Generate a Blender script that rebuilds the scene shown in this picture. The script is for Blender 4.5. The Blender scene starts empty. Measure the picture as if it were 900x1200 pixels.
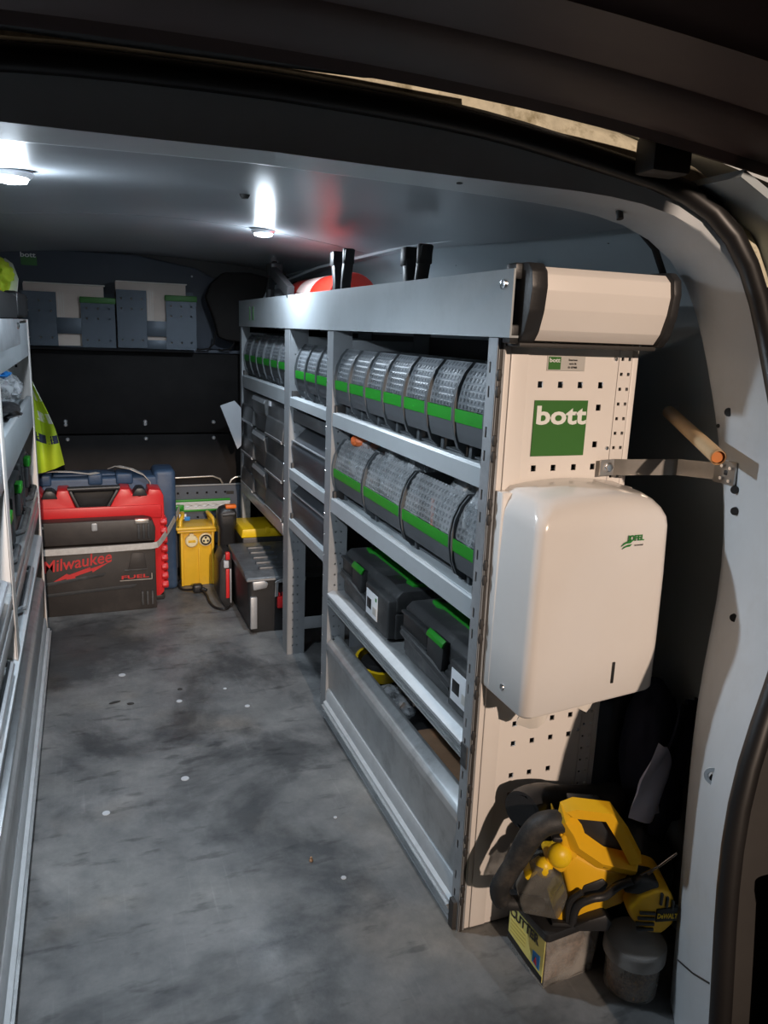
import bpy, bmesh, math, random
from mathutils import Vector, Matrix, noise
random.seed(7)
S = bpy.context.scene
COL = S.collection
V = Vector

# ------------------------------------------------------------------ camera, exposure, world, big lights
cam_d = bpy.data.cameras.new('camera'); cam = bpy.data.objects.new('camera', cam_d); COL.objects.link(cam)
YAW, PITCH, ROLL, FPX = .3738, .2304, .0386, 902.0
f_ = V((math.sin(YAW)*math.cos(PITCH), math.cos(YAW)*math.cos(PITCH), -math.sin(PITCH)))
r0 = V((math.cos(YAW), -math.sin(YAW), 0)); u0 = r0.cross(f_)
r_ = r0*math.cos(ROLL)+u0*math.sin(ROLL); u_ = u0*math.cos(ROLL)-r0*math.sin(ROLL)
cam.matrix_world = Matrix(((r_.x, u_.x, -f_.x, 0), (r_.y, u_.y, -f_.y, 0), (r_.z, u_.z, -f_.z, 1.0), (0, 0, 0, 1)))
cam_d.sensor_fit = 'VERTICAL'; cam_d.sensor_height = 24.0; cam_d.lens = FPX/1200*24.0
cam_d.clip_start = .01; cam_d.clip_end = 200
S.camera = cam
S.view_settings.view_transform = 'Standard'; S.view_settings.look = 'None'
S.view_settings.exposure = 0.0; S.view_settings.gamma = 1.0
try: S.view_settings.use_curve_mapping = False
except Exception: pass
W = bpy.data.worlds.new('night'); S.world = W; W.use_nodes = True
W.node_tree.nodes['Background'].inputs[0].default_value = (1.0, .72, .55, 1)
W.node_tree.nodes['Background'].inputs[1].default_value = .012

LED_A = (-.085, 1.30, 1.21); LED_B = (.455, 2.10, 1.225)
LED_COL = (.76, .88, 1.0)
LED_W = (31, 19)
def lamp(name, kind, loc, power, col, size=.05, aim=None):
    d = bpy.data.lights.new(name, kind); d.energy = power; d.color = col
    o = bpy.data.objects.new(name, d); COL.objects.link(o); o.location = loc
    if kind in ('POINT', 'SPOT'): d.shadow_soft_size = size
    if aim: o.rotation_euler = (V(aim)-V(loc)).to_track_quat('-Z', 'Y').to_euler()
    return o
# the street lamp far behind the van, warm
sl = lamp('street_lamp', 'SPOT', (.10, -8.0, 3.75), 3100, (1.0, .78, .62), .10, (.62, 1, 1.12))
sl.data.spot_size = math.radians(21); sl.data.spot_blend = 1.0

# ------------------------------------------------------------------ helpers
class MB:
    def __init__(s): s.bm = bmesh.new(); s.flat = False
    def add(s, bm2, M=None):
        if M is not None: bm2.transform(M)
        me = bpy.data.meshes.new('tmp'); bm2.to_mesh(me); bm2.free(); s.bm.from_mesh(me); bpy.data.meshes.remove(me)
        return s
    def box(s, a, b, bev=0, seg=2, M=None):
        bm = bmesh.new(); bmesh.ops.create_cube(bm, size=1)
        a = V(a); b = V(b); c = (a+b)/2; d = b-a
        for v in bm.verts: v.co = V((c.x+v.co.x*d.x, c.y+v.co.y*d.y, c.z+v.co.z*d.z))
        if bev: bmesh.ops.bevel(bm, geom=list(bm.edges), offset=min(bev, .49*min(abs(d.x), abs(d.y), abs(d.z))), segments=seg, affect='EDGES', profile=.5)
        return s.add(bm, M)
    def prism(s, pts, axis, a0, a1, bev=0, M=None, seg=2):
        """polygon extruded along axis; pts are the two other coordinates in xyz order"""
        bm = bmesh.new()
        def mk(p, a):
            return {'x': (a, p[0], p[1]), 'y': (p[0], a, p[1]), 'z': (p[0], p[1], a)}[axis]
        v0 = [bm.verts.new(mk(p, a0)) for p in pts]; v1 = [bm.verts.new(mk(p, a1)) for p in pts]; n = len(pts)
        bm.faces.new(v0); bm.faces.new(v1[::-1])
        for i in range(n): bm.faces.new((v0[i], v1[i], v1[(i+1) % n], v0[(i+1) % n]))
        bmesh.ops.recalc_face_normals(bm, faces=bm.faces)
        if bev: bmesh.ops.bevel(bm, geom=list(bm.edges), offset=bev, segments=seg, affect='EDGES', profile=.5, clamp_overlap=True)
        bmesh.ops.triangulate(bm, faces=[f for f in bm.faces if len(f.verts) > 4])
        return s.add(bm, M)
    def tube(s, pts, r, n=10, closed=False, caps=True, flat=None):
        """sweep of a circle (or of a flat section (w,h)) along pts; r may be a list"""
        pts = [V(p) for p in pts]; m = len(pts); bm = bmesh.new(); rings = []
        t0 = (pts[1]-pts[0]).normalized()
        up = V((0, 0, 1)) if abs(t0.z) < .9 else V((0, 1, 0))
        nrm = (up - t0*up.dot(t0)).normalized()
        for i in range(m):
            if closed: t = (pts[(i+1) % m]-pts[i-1]).normalized()
            else: t = (pts[min(i+1, m-1)]-pts[max(i-1, 0)]).normalized()
            nrm = (nrm - t*nrm.dot(t)).normalized(); b = t.cross(nrm)
            rr = r[i] if isinstance(r, (list, tuple)) else r
            if flat: sec = [(-flat[0], -flat[1]), (flat[0], -flat[1]), (flat[0], flat[1]), (-flat[0], flat[1])]
            else: sec = [(rr*math.cos(2*math.pi*k/n), rr*math.sin(2*math.pi*k/n)) for k in range(n)]
            rings.append([bm.verts.new(pts[i]+b*p+nrm*q) for p, q in sec])
        k = len(rings[0])
        for i in range(m if closed else m-1):
            A = rings[i]; B = rings[(i+1) % m]
            for j in range(k): bm.faces.new((A[j], A[(j+1) % k], B[(j+1) % k], B[j]))
        if caps and not closed: bm.faces.new(rings[0][::-1]); bm.faces.new(rings[-1])
        bmesh.ops.recalc_face_normals(bm, faces=bm.faces)
        return s.add(bm)
    def cyl(s, p0, p1, r0, r1=None, n=20, caps=True):
        return s.tube([p0, p1], [r0, r0 if r1 is None else r1], n, caps=caps)
    def lathe(s, prof, c, n=28, axis='z'):
        bm = bmesh.new(); rings = []
        for r, h in prof:
            ring = []
            for k in range(n):
                a = 2*math.pi*k/n; x, y = max(r, 1e-5)*math.cos(a), max(r, 1e-5)*math.sin(a)
                p = {'z': (x, y, h), 'y': (x, h, y), 'x': (h, x, y)}[axis]
                ring.append(bm.verts.new(V(p)+V(c)))
            rings.append(ring)
        for i in range(len(rings)-1):
            for j in range(n): bm.faces.new((rings[i][j], rings[i][(j+1) % n], rings[i+1][(j+1) % n], rings[i+1][j]))
        bmesh.ops.remove_doubles(bm, verts=bm.verts, dist=2e-5)
        bmesh.ops.recalc_face_normals(bm, faces=bm.faces)
        return s.add(bm)
    def sheet(s, rows, thick=0, closed=False):
        bm = bmesh.new(); g = [[bm.verts.new(p) for p in row] for row in rows]
        for i in range(len(g)-1):
            n = len(g[i])
            for j in range(n if closed else n-1):
                bm.faces.new((g[i][j], g[i][(j+1) % n], g[i+1][(j+1) % n], g[i+1][j]))
        bmesh.ops.recalc_face_normals(bm, faces=bm.faces)
        if thick: bmesh.ops.solidify(bm, geom=list(bm.faces), thickness=thick)
        return s.add(bm)
    def loft(s, rings):
        bm = bmesh.new(); g = [[bm.verts.new(p) for p in r] for r in rings]; n = len(g[0])
        for i in range(len(g)-1):
            for j in range(n): bm.faces.new((g[i][j], g[i][(j+1) % n], g[i+1][(j+1) % n], g[i+1][j]))
        bm.faces.new(g[0][::-1]); bm.faces.new(g[-1])
        bmesh.ops.recalc_face_normals(bm, faces=bm.faces)
        bmesh.ops.triangulate(bm, faces=[f for f in bm.faces if len(f.verts) > 4])
        return s.add(bm)
    def blob(s, c, rad, seed=0, amp=.25, freq=2.5, sub=4, flat=None, ridge=True):
        bm = bmesh.new(); bmesh.ops.create_icosphere(bm, subdivisions=sub, radius=1)
        for v in bm.verts:
            q = v.co.copy()
            nz = noise.noise(q*freq+V((seed*7.3, seed*3.1, seed))) + .5*noise.noise(q*freq*2.3+V((seed, 5, seed*2)))
            if ridge: nz = .6-1.6*abs(nz)
            k = 1+amp*nz
            v.co = V((q.x*rad[0]*k, q.y*rad[1]*k, q.z*rad[2]*k))
            if flat is not None and v.co.z < flat: v.co.z = flat + (v.co.z-flat)*.05
            v.co += V(c)
        return s.add(bm)
    def perf(s, axis, u0, u1, w0, w1, a0, a1, holes):
        """plate normal to axis ('y': u=x w=z, 'x': u=y w=z) from a0 to a1 with real rectangular holes (u,w,du,dw)"""
        bm = bmesh.new(); s.flat = True
        def P(u, w, a): return bm.verts.new((u, a, w) if axis == 'y' else (a, u, w))
        def quad(*p): bm.faces.new([P(*q) for q in p])
        br = sorted({w0, w1} | {h[1]-h[3]/2 for h in holes} | {h[1]+h[3]/2 for h in holes})
        br = [b for b in br if w0 <= b <= w1]
        for lo, hi in zip(br, br[1:]):
            if hi-lo < 1e-6: continue
            mid = (lo+hi)/2
            hs = sorted((h[0]-h[2]/2, h[0]+h[2]/2) for h in holes if abs(h[1]-mid) < h[3]/2)
            cur = u0
            for l, h in hs+[(u1, u1)]:
                if l > cur+1e-6:
                    for a in (a0, a1): quad((cur, lo, a), (l, lo, a), (l, hi, a), (cur, hi, a))
                cur = max(cur, h)
        for h in holes+[((u0+u1)/2, (w0+w1)/2, u1-u0, w1-w0)]:
            l, r, b, t = h[0]-h[2]/2, h[0]+h[2]/2, h[1]-h[3]/2, h[1]+h[3]/2
            for (p, q) in (((l, b), (r, b)), ((r, b), (r, t)), ((r, t), (l, t)), ((l, t), (l, b))):
                quad((*p, a0), (*q, a0), (*q, a1), (*p, a1))
        bmesh.ops.remove_doubles(bm, verts=bm.verts, dist=1e-6)
        bmesh.ops.recalc_face_normals(bm, faces=bm.faces)
        return s.add(bm)
    def xf(s, M): s.bm.transform(M); return s

def shift_of(parent):
    p = parent
    while p is not None and p.parent is not None: p = p.parent
    return V(p.location) if (p is not None and p.get('_w')) else V((0, 0, 0))
def put(name, mb, mat, parent=None, label=None, cat=None, group=None, kind=None, ang=38, smooth=True):
    if isinstance(mb, MB):
        smooth = smooth and not mb.flat; bm = mb.bm; bm.transform(Matrix.Translation(-shift_of(parent)))
        me = bpy.data.meshes.new(name); bm.to_mesh(me); bm.free()
    else:
        me = mb; me.transform(Matrix.Translation(-shift_of(parent)))
    me.materials.clear(); me.materials.append(mat)
    if smooth and len(me.polygons):
        me.polygons.foreach_set('use_smooth', [True]*len(me.polygons)); me.set_sharp_from_angle(angle=math.radians(ang))
    o = bpy.data.objects.new(name, me); COL.objects.link(o)
    if parent is not None: o.parent = parent
    if label: o['label'] = label
    if cat: o['category'] = cat
    if group: o['group'] = group
    if kind: o['kind'] = kind
    return o
def struct(name, mb, mat, **k): return put(name, mb, mat, kind='structure', **k)
def thing(name, label, cat, loc=(0, 0, 0), group=None, rot=None, world=True):
    o = bpy.data.objects.new(name, None); COL.objects.link(o); o.location = loc; o.empty_display_size = .02
    o['label'] = label; o['category'] = cat
    if group: o['group'] = group
    if rot: o.rotation_euler = rot
    if world: o['_w'] = 1
    return o
def copy_tree(o, parent=None):
    c = o.copy(); COL.objects.link(c)
    if parent is not None: c.parent = parent
    for ch in list(o.children): copy_tree(ch, c)
    return c
def one(name, mb, mat, label, cat, group=None, **k): return put(name, mb, mat, None, label, cat, group, **k)
def text(name, s, mat, parent, origin, right, up, h, width=None, bold=0., shear=0., depth=.0006, label=None, align='LEFT'):
    cu = bpy.data.curves.new('txt', 'FONT'); cu.body = s; cu.size = 1; cu.offset = bold; cu.shear = shear; cu.extrude = .01; cu.resolution_u = 3
    ob = bpy.data.objects.new('txt', cu); COL.objects.link(ob)
    dg = bpy.context.evaluated_depsgraph_get(); me = bpy.data.meshes.new_from_object(ob.evaluated_get(dg))
    bpy.data.objects.remove(ob); bpy.data.curves.remove(cu)
    xs = [v.co.x for v in me.vertices]; ys = [v.co.y for v in me.vertices]
    x0, x1, y0, y1 = min(xs), max(xs), min(ys), max(ys)
    R = V(right).normalized(); U = V(up).normalized(); N = R.cross(U)
    k = h/(y1-y0); kx = k if width is None else width/(x1-x0)
    off = 0 if align == 'LEFT' else -(x1-x0)/2*kx
    bm = bmesh.new(); bm.from_mesh(me); bpy.data.meshes.remove(me)
    for v in bm.verts:
        v.co = V(origin)+R*((v.co.x-x0)*kx+off)+U*((v.co.y-y0)*k)+N*(depth*(.5+v.co.z/.02))
    m = MB(); m.add(bm)
    return put(name, m, mat, parent, label, smooth=False)
def plate(mb, o, R, U, pts, t=.001):
    """flat polygon of thickness t in the plane (o; R, U), standing proud along R x U"""
    R = V(R).normalized(); U = V(U).normalized(); N = R.cross(U); bm = bmesh.new()
    a = [bm.verts.new(V(o)+R*p[0]+U*p[1]) for p in pts]; b = [bm.verts.new(v.co+N*t) for v in a]; n = len(a)
    bm.faces.new(a[::-1]); bm.faces.new(b)
    for i in range(n): bm.faces.new((a[i], a[(i+1) % n], b[(i+1) % n], b[i]))
    bmesh.ops.recalc_face_normals(bm, faces=bm.faces)
    bmesh.ops.triangulate(bm, faces=[f for f in bm.faces if len(f.verts) > 4])
    return mb.add(bm)
def rect(w, h): return [(0, 0), (w, 0), (w, h), (0, h)]
def rrect(x0, y0, x1, y1, r, n=5):
    out = []
    for cx, cy, a in ((x1-r, y0+r, -90), (x1-r, y1-r, 0), (x0+r, y1-r, 90), (x0+r, y0+r, 180)):
        for k in range(n+1):
            t = math.radians(a+90*k/n); out.append((cx+r*math.cos(t), cy+r*math.sin(t)))
    return out

# ------------------------------------------------------------------ materials
def mat(name, col, rough=.5, metal=0., var=.12, scale=6., bump=0., bscale=80., dirt=None, damt=.5, dscale=4., spec=.5, coat=0.):
    m = bpy.data.materials.new(name); m.use_nodes = True; nt = m.node_tree; N = nt.nodes; L = nt.links
    b = N['Principled BSDF']; b.inputs['Roughness'].default_value = rough; b.inputs['Metallic'].default_value = metal
    b.inputs['Specular IOR Level'].default_value = spec; b.inputs['Coat Weight'].default_value = coat
    tc = N.new('ShaderNodeTexCoord'); nz = N.new('ShaderNodeTexNoise'); nz.inputs['Scale'].default_value = scale
    nz.inputs['Detail'].default_value = 5; nz.inputs['Roughness'].default_value = .65
    L.new(tc.outputs['Object'], nz.inputs['Vector'])
    rp = N.new('ShaderNodeValToRGB')
    c = V(col)
    rp.color_ramp.elements[0].position = .3; rp.color_ramp.elements[1].position = .7
    rp.color_ramp.elements[0].color = (*(c*(1-var)), 1); rp.color_ramp.elements[1].color = (*[min(1, x) for x in c*(1+var)], 1)
    L.new(nz.outputs['Fac'], rp.inputs['Fac']); out = rp.outputs['Color']
    if dirt:
        n2 = N.new('ShaderNodeTexNoise'); n2.inputs['Scale'].default_value = dscale; n2.inputs['Detail'].default_value = 8
        n2.inputs['Roughness'].default_value = .7
        L.new(tc.outputs['Object'], n2.inputs['Vector'])
        r2 = N.new('ShaderNodeValToRGB'); r2.color_ramp.elements[0].position = .5; r2.color_ramp.elements[1].position = .72
        r2.color_ramp.elements[0].color = (0, 0, 0, 1); r2.color_ramp.elements[1].color = (damt, damt, damt, 1)
        L.new(n2.outputs['Fac'], r2.inputs['Fac'])
        mx = N.new('ShaderNodeMix'); mx.data_type = 'RGBA'
        L.new(r2.outputs['Color'], mx.inputs[0]); L.new(out, mx.inputs[6]); mx.inputs[7].default_value = (*dirt, 1)
        out = mx.outputs[2]
    L.new(out, b.inputs['Base Color'])
    if bump:
        n3 = N.new('ShaderNodeTexNoise'); n3.inputs['Scale'].default_value = bscale; n3.inputs['Detail'].default_value = 3
        L.new(tc.outputs['Object'], n3.inputs['Vector'])
        bp = N.new('ShaderNodeBump'); bp.inputs['Strength'].default_value = bump; bp.inputs['Distance'].default_value = .002
        L.new(n3.outputs['Fac'], bp.inputs['Height']); L.new(bp.outputs['Normal'], b.inputs['Normal'])
    return m
def clear(name, col, alpha, rough=.25, dots=0., cloud=0.):
    """clear or frosted plastic: part transparent, part glossy, with a relief of moulded dots"""
    m = bpy.data.materials.new(name); m.use_nodes = True; nt = m.node_tree; N = nt.nodes; L = nt.links
    b = N['Principled BSDF']; b.inputs['Base Color'].default_value = (*col, 1); b.inputs['Roughness'].default_value = rough
    t = N.new('ShaderNodeBsdfTransparent'); t.inputs[0].default_value = (.92, .94, .95, 1)
    mx = N.new('ShaderNodeMixShader'); L.new(t.outputs[0], mx.inputs[1]); L.new(b.outputs[0], mx.inputs[2])
    mx.inputs[0].default_value = alpha
    tc = N.new('ShaderNodeTexCoord')
    if cloud:
        nz = N.new('ShaderNodeTexNoise'); nz.inputs['Scale'].default_value = 22; nz.inputs['Detail'].default_value = 4
        L.new(tc.outputs['Object'], nz.inputs['Vector'])
        mr = N.new('ShaderNodeMapRange'); mr.inputs[1].default_value = .35; mr.inputs[2].default_value = .65
        mr.inputs[3].default_value = max(0, alpha-cloud); mr.inputs[4].default_value = min(1, alpha+cloud)
        L.new(nz.outputs['Fac'], mr.inputs[0]); L.new(mr.outputs[0], mx.inputs[0])
    if dots:   # rows of small moulded cushions, clearer between them
        vm = N.new('ShaderNodeVectorMath'); vm.operation = 'MULTIPLY'; vm.inputs[1].default_value = (0, 2*math.pi/.0125, 2*math.pi/.0105)
        L.new(tc.outputs['Object'], vm.inputs[0]); sx = N.new('ShaderNodeSeparateXYZ'); L.new(vm.outputs[0], sx.inputs[0])
        s1 = N.new('ShaderNodeMath'); s1.operation = 'SINE'; L.new(sx.outputs[1], s1.inputs[0])
        s2 = N.new('ShaderNodeMath'); s2.operation = 'SINE'; L.new(sx.outputs[2], s2.inputs[0])
        mu = N.new('ShaderNodeMath'); mu.operation = 'MINIMUM'; L.new(s1.outputs[0], mu.inputs[0]); L.new(s2.outputs[0], mu.inputs[1])
        bp = N.new('ShaderNodeBump'); bp.inputs['Strength'].default_value = dots; bp.inputs['Distance'].default_value = .003
        L.new(mu.outputs[0], bp.inputs['Height']); L.new(bp.outputs['Normal'], b.inputs['Normal'])
        nz = N.new('ShaderNodeTexNoise'); nz.inputs['Scale'].default_value = 18; nz.inputs['Detail'].default_value = 4; L.new(tc.outputs['Object'], nz.inputs['Vector'])
        mr = N.new('ShaderNodeMapRange'); mr.inputs[1].default_value = -.35; mr.inputs[2].default_value = .25; mr.inputs[3].default_value = alpha+.42*dots; mr.inputs[4].default_value = alpha-.34*dots
        L.new(mu.outputs[0], mr.inputs[0])
        m2 = N.new('ShaderNodeMapRange'); m2.inputs[1].default_value = .35; m2.inputs[2].default_value = .7; m2.inputs[3].default_value = -.08; m2.inputs[4].default_value = .22
        L.new(nz.outputs['Fac'], m2.inputs[0]); ad = N.new('ShaderNodeMath'); ad.operation = 'ADD'; ad.use_clamp = True
        L.new(mr.outputs[0], ad.inputs[0]); L.new(m2.outputs[0], ad.inputs[1]); L.new(ad.outputs[0], mx.inputs[0])
    for l in list(nt.links):
        if l.to_node.type == 'OUTPUT_MATERIAL': nt.links.remove(l)
    L.new(mx.outputs[0], [n for n in N if n.type == 'OUTPUT_MATERIAL'][0].inputs['Surface'])
    return m
def floor_mat():
    m = bpy.data.materials.new('stained_floor'); m.use_nodes = True; nt = m.node_tree; N = nt.nodes; L = nt.links
    b = N['Principled BSDF']; tc = N.new('ShaderNodeTexCoord')
    def nz(scale, detail=6, rough=.65, vec=None, dist=0):
        n = N.new('ShaderNodeTexNoise'); n.inputs['Scale'].default_value = scale; n.inputs['Detail'].default_value = detail
        n.inputs['Roughness'].default_value = rough; n.inputs['Distortion'].default_value = dist
        L.new(vec or tc.outputs['Object'], n.inputs['Vector']); return n.outputs['Fac']
    def ramp(fac, stops):
        r = N.new('ShaderNodeValToRGB'); e = r.color_ramp.elements
        while len(e) < len(stops): e.new(.5)
        for i, (p, c) in enumerate(stops): e[i].position = p; e[i].color = (*c, 1)
        L.new(fac, r.inputs['Fac']); return r.outputs['Color']
    def mix(a, bb, fac, mode='MIX'):
        x = N.new('ShaderNodeMix'); x.data_type = 'RGBA'; x.blend_type = mode
        if isinstance(fac, float): x.inputs[0].default_value = fac
        else: L.new(fac, x.inputs[0])
        L.new(a, x.inputs[6]); L.new(bb, x.inputs[7]); return x.outputs[2]
    base = ramp(nz(5, 10, .72), [(.30, (.10, .105, .11)), (.5, (.165, .17, .17)), (.72, (.255, .255, .25))])
    patch = ramp(nz(2.3, 6, .62, dist=.4), [(.40, (.33, .34, .36)), (.50, (.85, .85, .86)), (.66, (1.2, 1.19, 1.16))])
    c = mix(base, patch, 1.0, 'MULTIPLY')
    mp = N.new('ShaderNodeMapping'); mp.inputs['Scale'].default_value = (9, 26, 1); L.new(tc.outputs['Object'], mp.inputs['Vector'])
    spots = ramp(nz(1, 4, .55, mp.outputs[0]), [(.33, (.45, .45, .46)), (.42, (1, 1, 1))])
    c = mix(c, spots, .75, 'MULTIPLY')
    mp2 = N.new('ShaderNodeMapping'); mp2.inputs['Scale'].default_value = (60, 2.5, 1); mp2.inputs['Rotation'].default_value = (0, 0, .5); L.new(tc.outputs['Object'], mp2.inputs['Vector'])
    scr = ramp(nz(2, 3, .5, mp2.outputs[0]), [(.62, (1, 1, 1)), (.74, (1.25, 1.25, 1.25))])
    c = mix(c, scr, .6, 'MULTIPLY')
    brown = ramp(nz(3.1, 3, .5, dist=.2), [(.55, (1, 1, 1)), (.72, (1.12, .98, .84))])
    c = mix(c, brown, .8, 'MULTIPLY')
    L.new(c, b.inputs['Base Color'])
    r = N.new('ShaderNodeMapRange'); r.inputs[1].default_value = .35; r.inputs[2].default_value = .65; r.inputs[3].default_value = .38; r.inputs[4].default_value = .62
    L.new(nz(7, 6), r.inputs[0]); L.new(r.outputs[0], b.inputs['Roughness'])
    bp = N.new('ShaderNodeBump'); bp.inputs['Strength'].default_value = .25; bp.inputs['Distance'].default_value = .002
    L.new(nz(120, 4), bp.inputs['Height']); L.new(bp.outputs['Normal'], b.inputs['Normal'])
    return m
def emit(name, col, strength):
    m = bpy.data.materials.new(name); m.use_nodes = True; b = m.node_tree.nodes['Principled BSDF']
    b.inputs['Base Color'].default_value = (*col, 1); b.inputs['Emission Color'].default_value = (*col, 1); b.inputs['Emission Strength'].default_value = strength
    return m

m_floor = floor_mat()
m_white = mat('van_paint', (.62, .66, .69), .38, var=.04, bump=.03, bscale=200, dirt=(.42, .42, .40), damt=.25, dscale=9)
m_ceil = mat('ceiling_panel', (.34, .365, .39), .34, var=.05, scale=3, spec=.5)
m_wall = mat('side_wall_paint', (.44, .50, .53), .42, var=.04)
m_hull = mat('bulkhead_grey', (.06, .07, .09), .5, var=.12, scale=3)
m_ply = mat('black_plywood', (.010, .009, .009), .65, var=.3, scale=10, bump=.1, bscale=40, spec=.15)
m_dark = mat('dark_trim', (.035, .032, .03), .6, var=.2)
m_lining = mat('black_wall_lining', (.014, .012, .011), .7, var=.2, spec=.2)
m_rubber = mat('black_rubber', (.014, .013, .013), .42, var=.2)
m_algae = mat('grimy_gutter', (.62, .58, .44), .6, var=.2, scale=30, dirt=(.12, .09, .02), damt=.95, dscale=22)
m_tail = mat('tailgate_lining', (.085, .05, .046), .5, var=.15)
m_asph = mat('asphalt', (.035, .03, .027), .9, var=.4, scale=30)
m_galv = mat('galvanised_steel', (.44, .46, .48), .42, .55, var=.1, scale=25, dirt=(.20, .21, .22), damt=.5, dscale=12)
m_alu = mat('aluminium', (.50, .52, .53), .38, .6, var=.08, scale=30, dirt=(.22, .23, .235), damt=.6, dscale=14, bump=.05)
m_alu_lt = mat('bright_aluminium', (.55, .58, .60), .5, .3, var=.06, scale=20, dirt=(.35, .36, .37), damt=.4, dscale=16)
m_tray = mat('grey_painted_tray', (.40, .435, .455), .45, .1, var=.05, dirt=(.25, .26, .27), damt=.25, dscale=10)
m_rack = mat('rack_grey', (.29, .305, .32), .48, .2, var=.08, scale=20)
m_cream = mat('cream_panel', (.76, .72, .68), .42, var=.03, dirt=(.55, .50, .45), damt=.15, dscale=6)
m_black = mat('black_plastic', (.02, .02, .021), .42, var=.2, bump=.12, bscale=220)
m_blackd = mat('dusty_black_plastic', (.034, .036, .038), .55, var=.3, scale=9, dirt=(.14, .14, .138), damt=.75, dscale=7, bump=.1, bscale=150)
m_grey = mat('grey_plastic', (.075, .083, .09), .6, var=.1, dirt=(.2, .2, .2), damt=.2)
m_dgrey = mat('drawer_plastic', (.058, .060, .062), .42, var=.1, dirt=(.2, .2, .2), damt=.3, dscale=8)
m_bin2 = mat('smoky_bin', (.05, .055, .063), .5, var=.1, dirt=(.18, .18, .18), damt=.3)
m_green = mat('green_strip', (.016, .25, .018), .42, var=.05)
m_greend = mat('dark_green_print', (.035, .15, .022), .5, var=.05)
m_clear = clear('ribbed_clear_plastic', (.26, .28, .30), .32, .42, dots=.45)
m_clear2 = clear('worn_clear_plastic', (.40, .41, .42), .26, .42, dots=.3)
m_frost = clear('frosted_bag', (.62, .64, .66), .38, .25, cloud=.3)
m_tubcl = clear('scuffed_clear_tub', (.60, .57, .53), .28, .3, cloud=.15)
m_disp = mat('dispenser_white', (.72, .69, .66), .22, var=.02, dirt=(.62, .58, .54), damt=.2, dscale=5, coat=.3)
m_paper = mat('paper', (.74, .70, .64), .8, var=.04, bump=.2, bscale=40)
m_steel = mat('brushed_steel', (.58, .55, .51), .32, .85, var=.08, scale=40)
m_chrome = mat('bright_steel', (.8, .8, .8), .22, 1., var=.05)
m_wood = mat('tan_tube', (.62, .43, .24), .5, var=.12, scale=12)
m_orange = mat('orange_inside', (.62, .22, .06), .6, var=.1)
m_yel = mat('tool_yellow', (.83, .46, .012), .45, var=.06, dirt=(.45, .26, .03), damt=.3, dscale=12)
m_yel2 = mat('transformer_yellow', (.78, .47, .03), .38, var=.08, dirt=(.5, .32, .06), damt=.4, dscale=9)
m_yel3 = mat('bright_yellow', (.85, .56, .01), .4, var=.05)
m_paleyel = mat('label_yellow', (.80, .72, .22), .55, var=.08)
m_ivory = mat('ivory_socket', (.80, .70, .42), .4, var=.04)
m_red = mat('case_red', (.62, .022, .025), .38, var=.08, dirt=(.4, .03, .03), damt=.3)
m_redprint = mat('red_print', (.55, .03, .03), .5, var=.08)
m_ext = mat('extinguisher_red', (.58, .028, .015), .3, var=.06, coat=.3)
m_brown = mat('case_black_brown', (.03, .026, .024), .5, var=.2, scale=12, dirt=(.09, .075, .065), damt=.35, dscale=7)
m_navy = mat('case_blue', (.028, .06, .12), .5, var=.15, dirt=(.12, .15, .19), damt=.4, dscale=10)
m_cloth = mat('navy_cloth', (.022, .028, .06), .85, var=.2, bump=.2, bscale=90)
m_ltcloth = mat('pale_blue_cloth', (.62, .66, .86), .8, var=.06, bump=.15, bscale=90)
m_hiviz = mat('hi_vis_yellow', (.42, .55, .02), .65, var=.1, bump=.25, bscale=60)
m_refl = mat('reflective_tape', (.72, .72, .70), .4, .1, var=.06)
m_strap = mat('grey_webbing', (.50, .48, .45), .7, var=.12, scale=60, bump=.3, bscale=300)
m_card = mat('cardboard', (.58, .49, .43), .8, var=.07, scale=10)
m_boxmetal = mat('slate_steel', (.055, .07, .09), .45, .3, var=.08)
m_panelblue = mat('slate_perforated', (.075, .09, .115), .5, .2, var=.1)
m_ply2 = mat('brown_board', (.26, .15, .085), .65, var=.2, scale=8, dirt=(.4, .27, .18), damt=.3)
m_text = mat('white_print', (.78, .80, .76), .5, var=.02)
m_blk = mat('black_print', (.012, .012, .012), .5, var=.05)
m_label = mat('white_label', (.78, .80, .83), .45, var=.03)
m_logogreen = mat('logo_green', (.02, .20, .03), .5, var=.03)
m_silver = mat('silver_label', (.60, .58, .54), .4, .3, var=.04)
m_led = emit('led_lens', (.86, .93, 1.0), 40)
m_screwm = mat('screw_steel', (.55, .56, .58), .3, .7, var=.1)
m_brassmix = mat('screws_and_fixings', (.36, .22, .13), .35, .6, var=.6, scale=90)
m_smoky = clear('smoky_guard', (.16, .155, .14), .55, .35, cloud=.25)
m_lamp = mat('tail_lamp', (.07, .008, .006), .15, var=.1, coat=.4)
m_bluelab = mat('blue_tag', (.02, .22, .62), .5, var=.05)
m_ltgrey = mat('light_grey_sheet', (.48, .50, .53), .5, var=.05)

# ------------------------------------------------------------------ the van: floor, ceiling, walls, openings
XF, XB = .555, .805
P1, P2, P3, P4 = .993, 1.829, 2.259, 2.95
Z1, Z2, Z3 = .807, .597, .352
BB, BT = .998, 1.090
XC = .204

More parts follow.
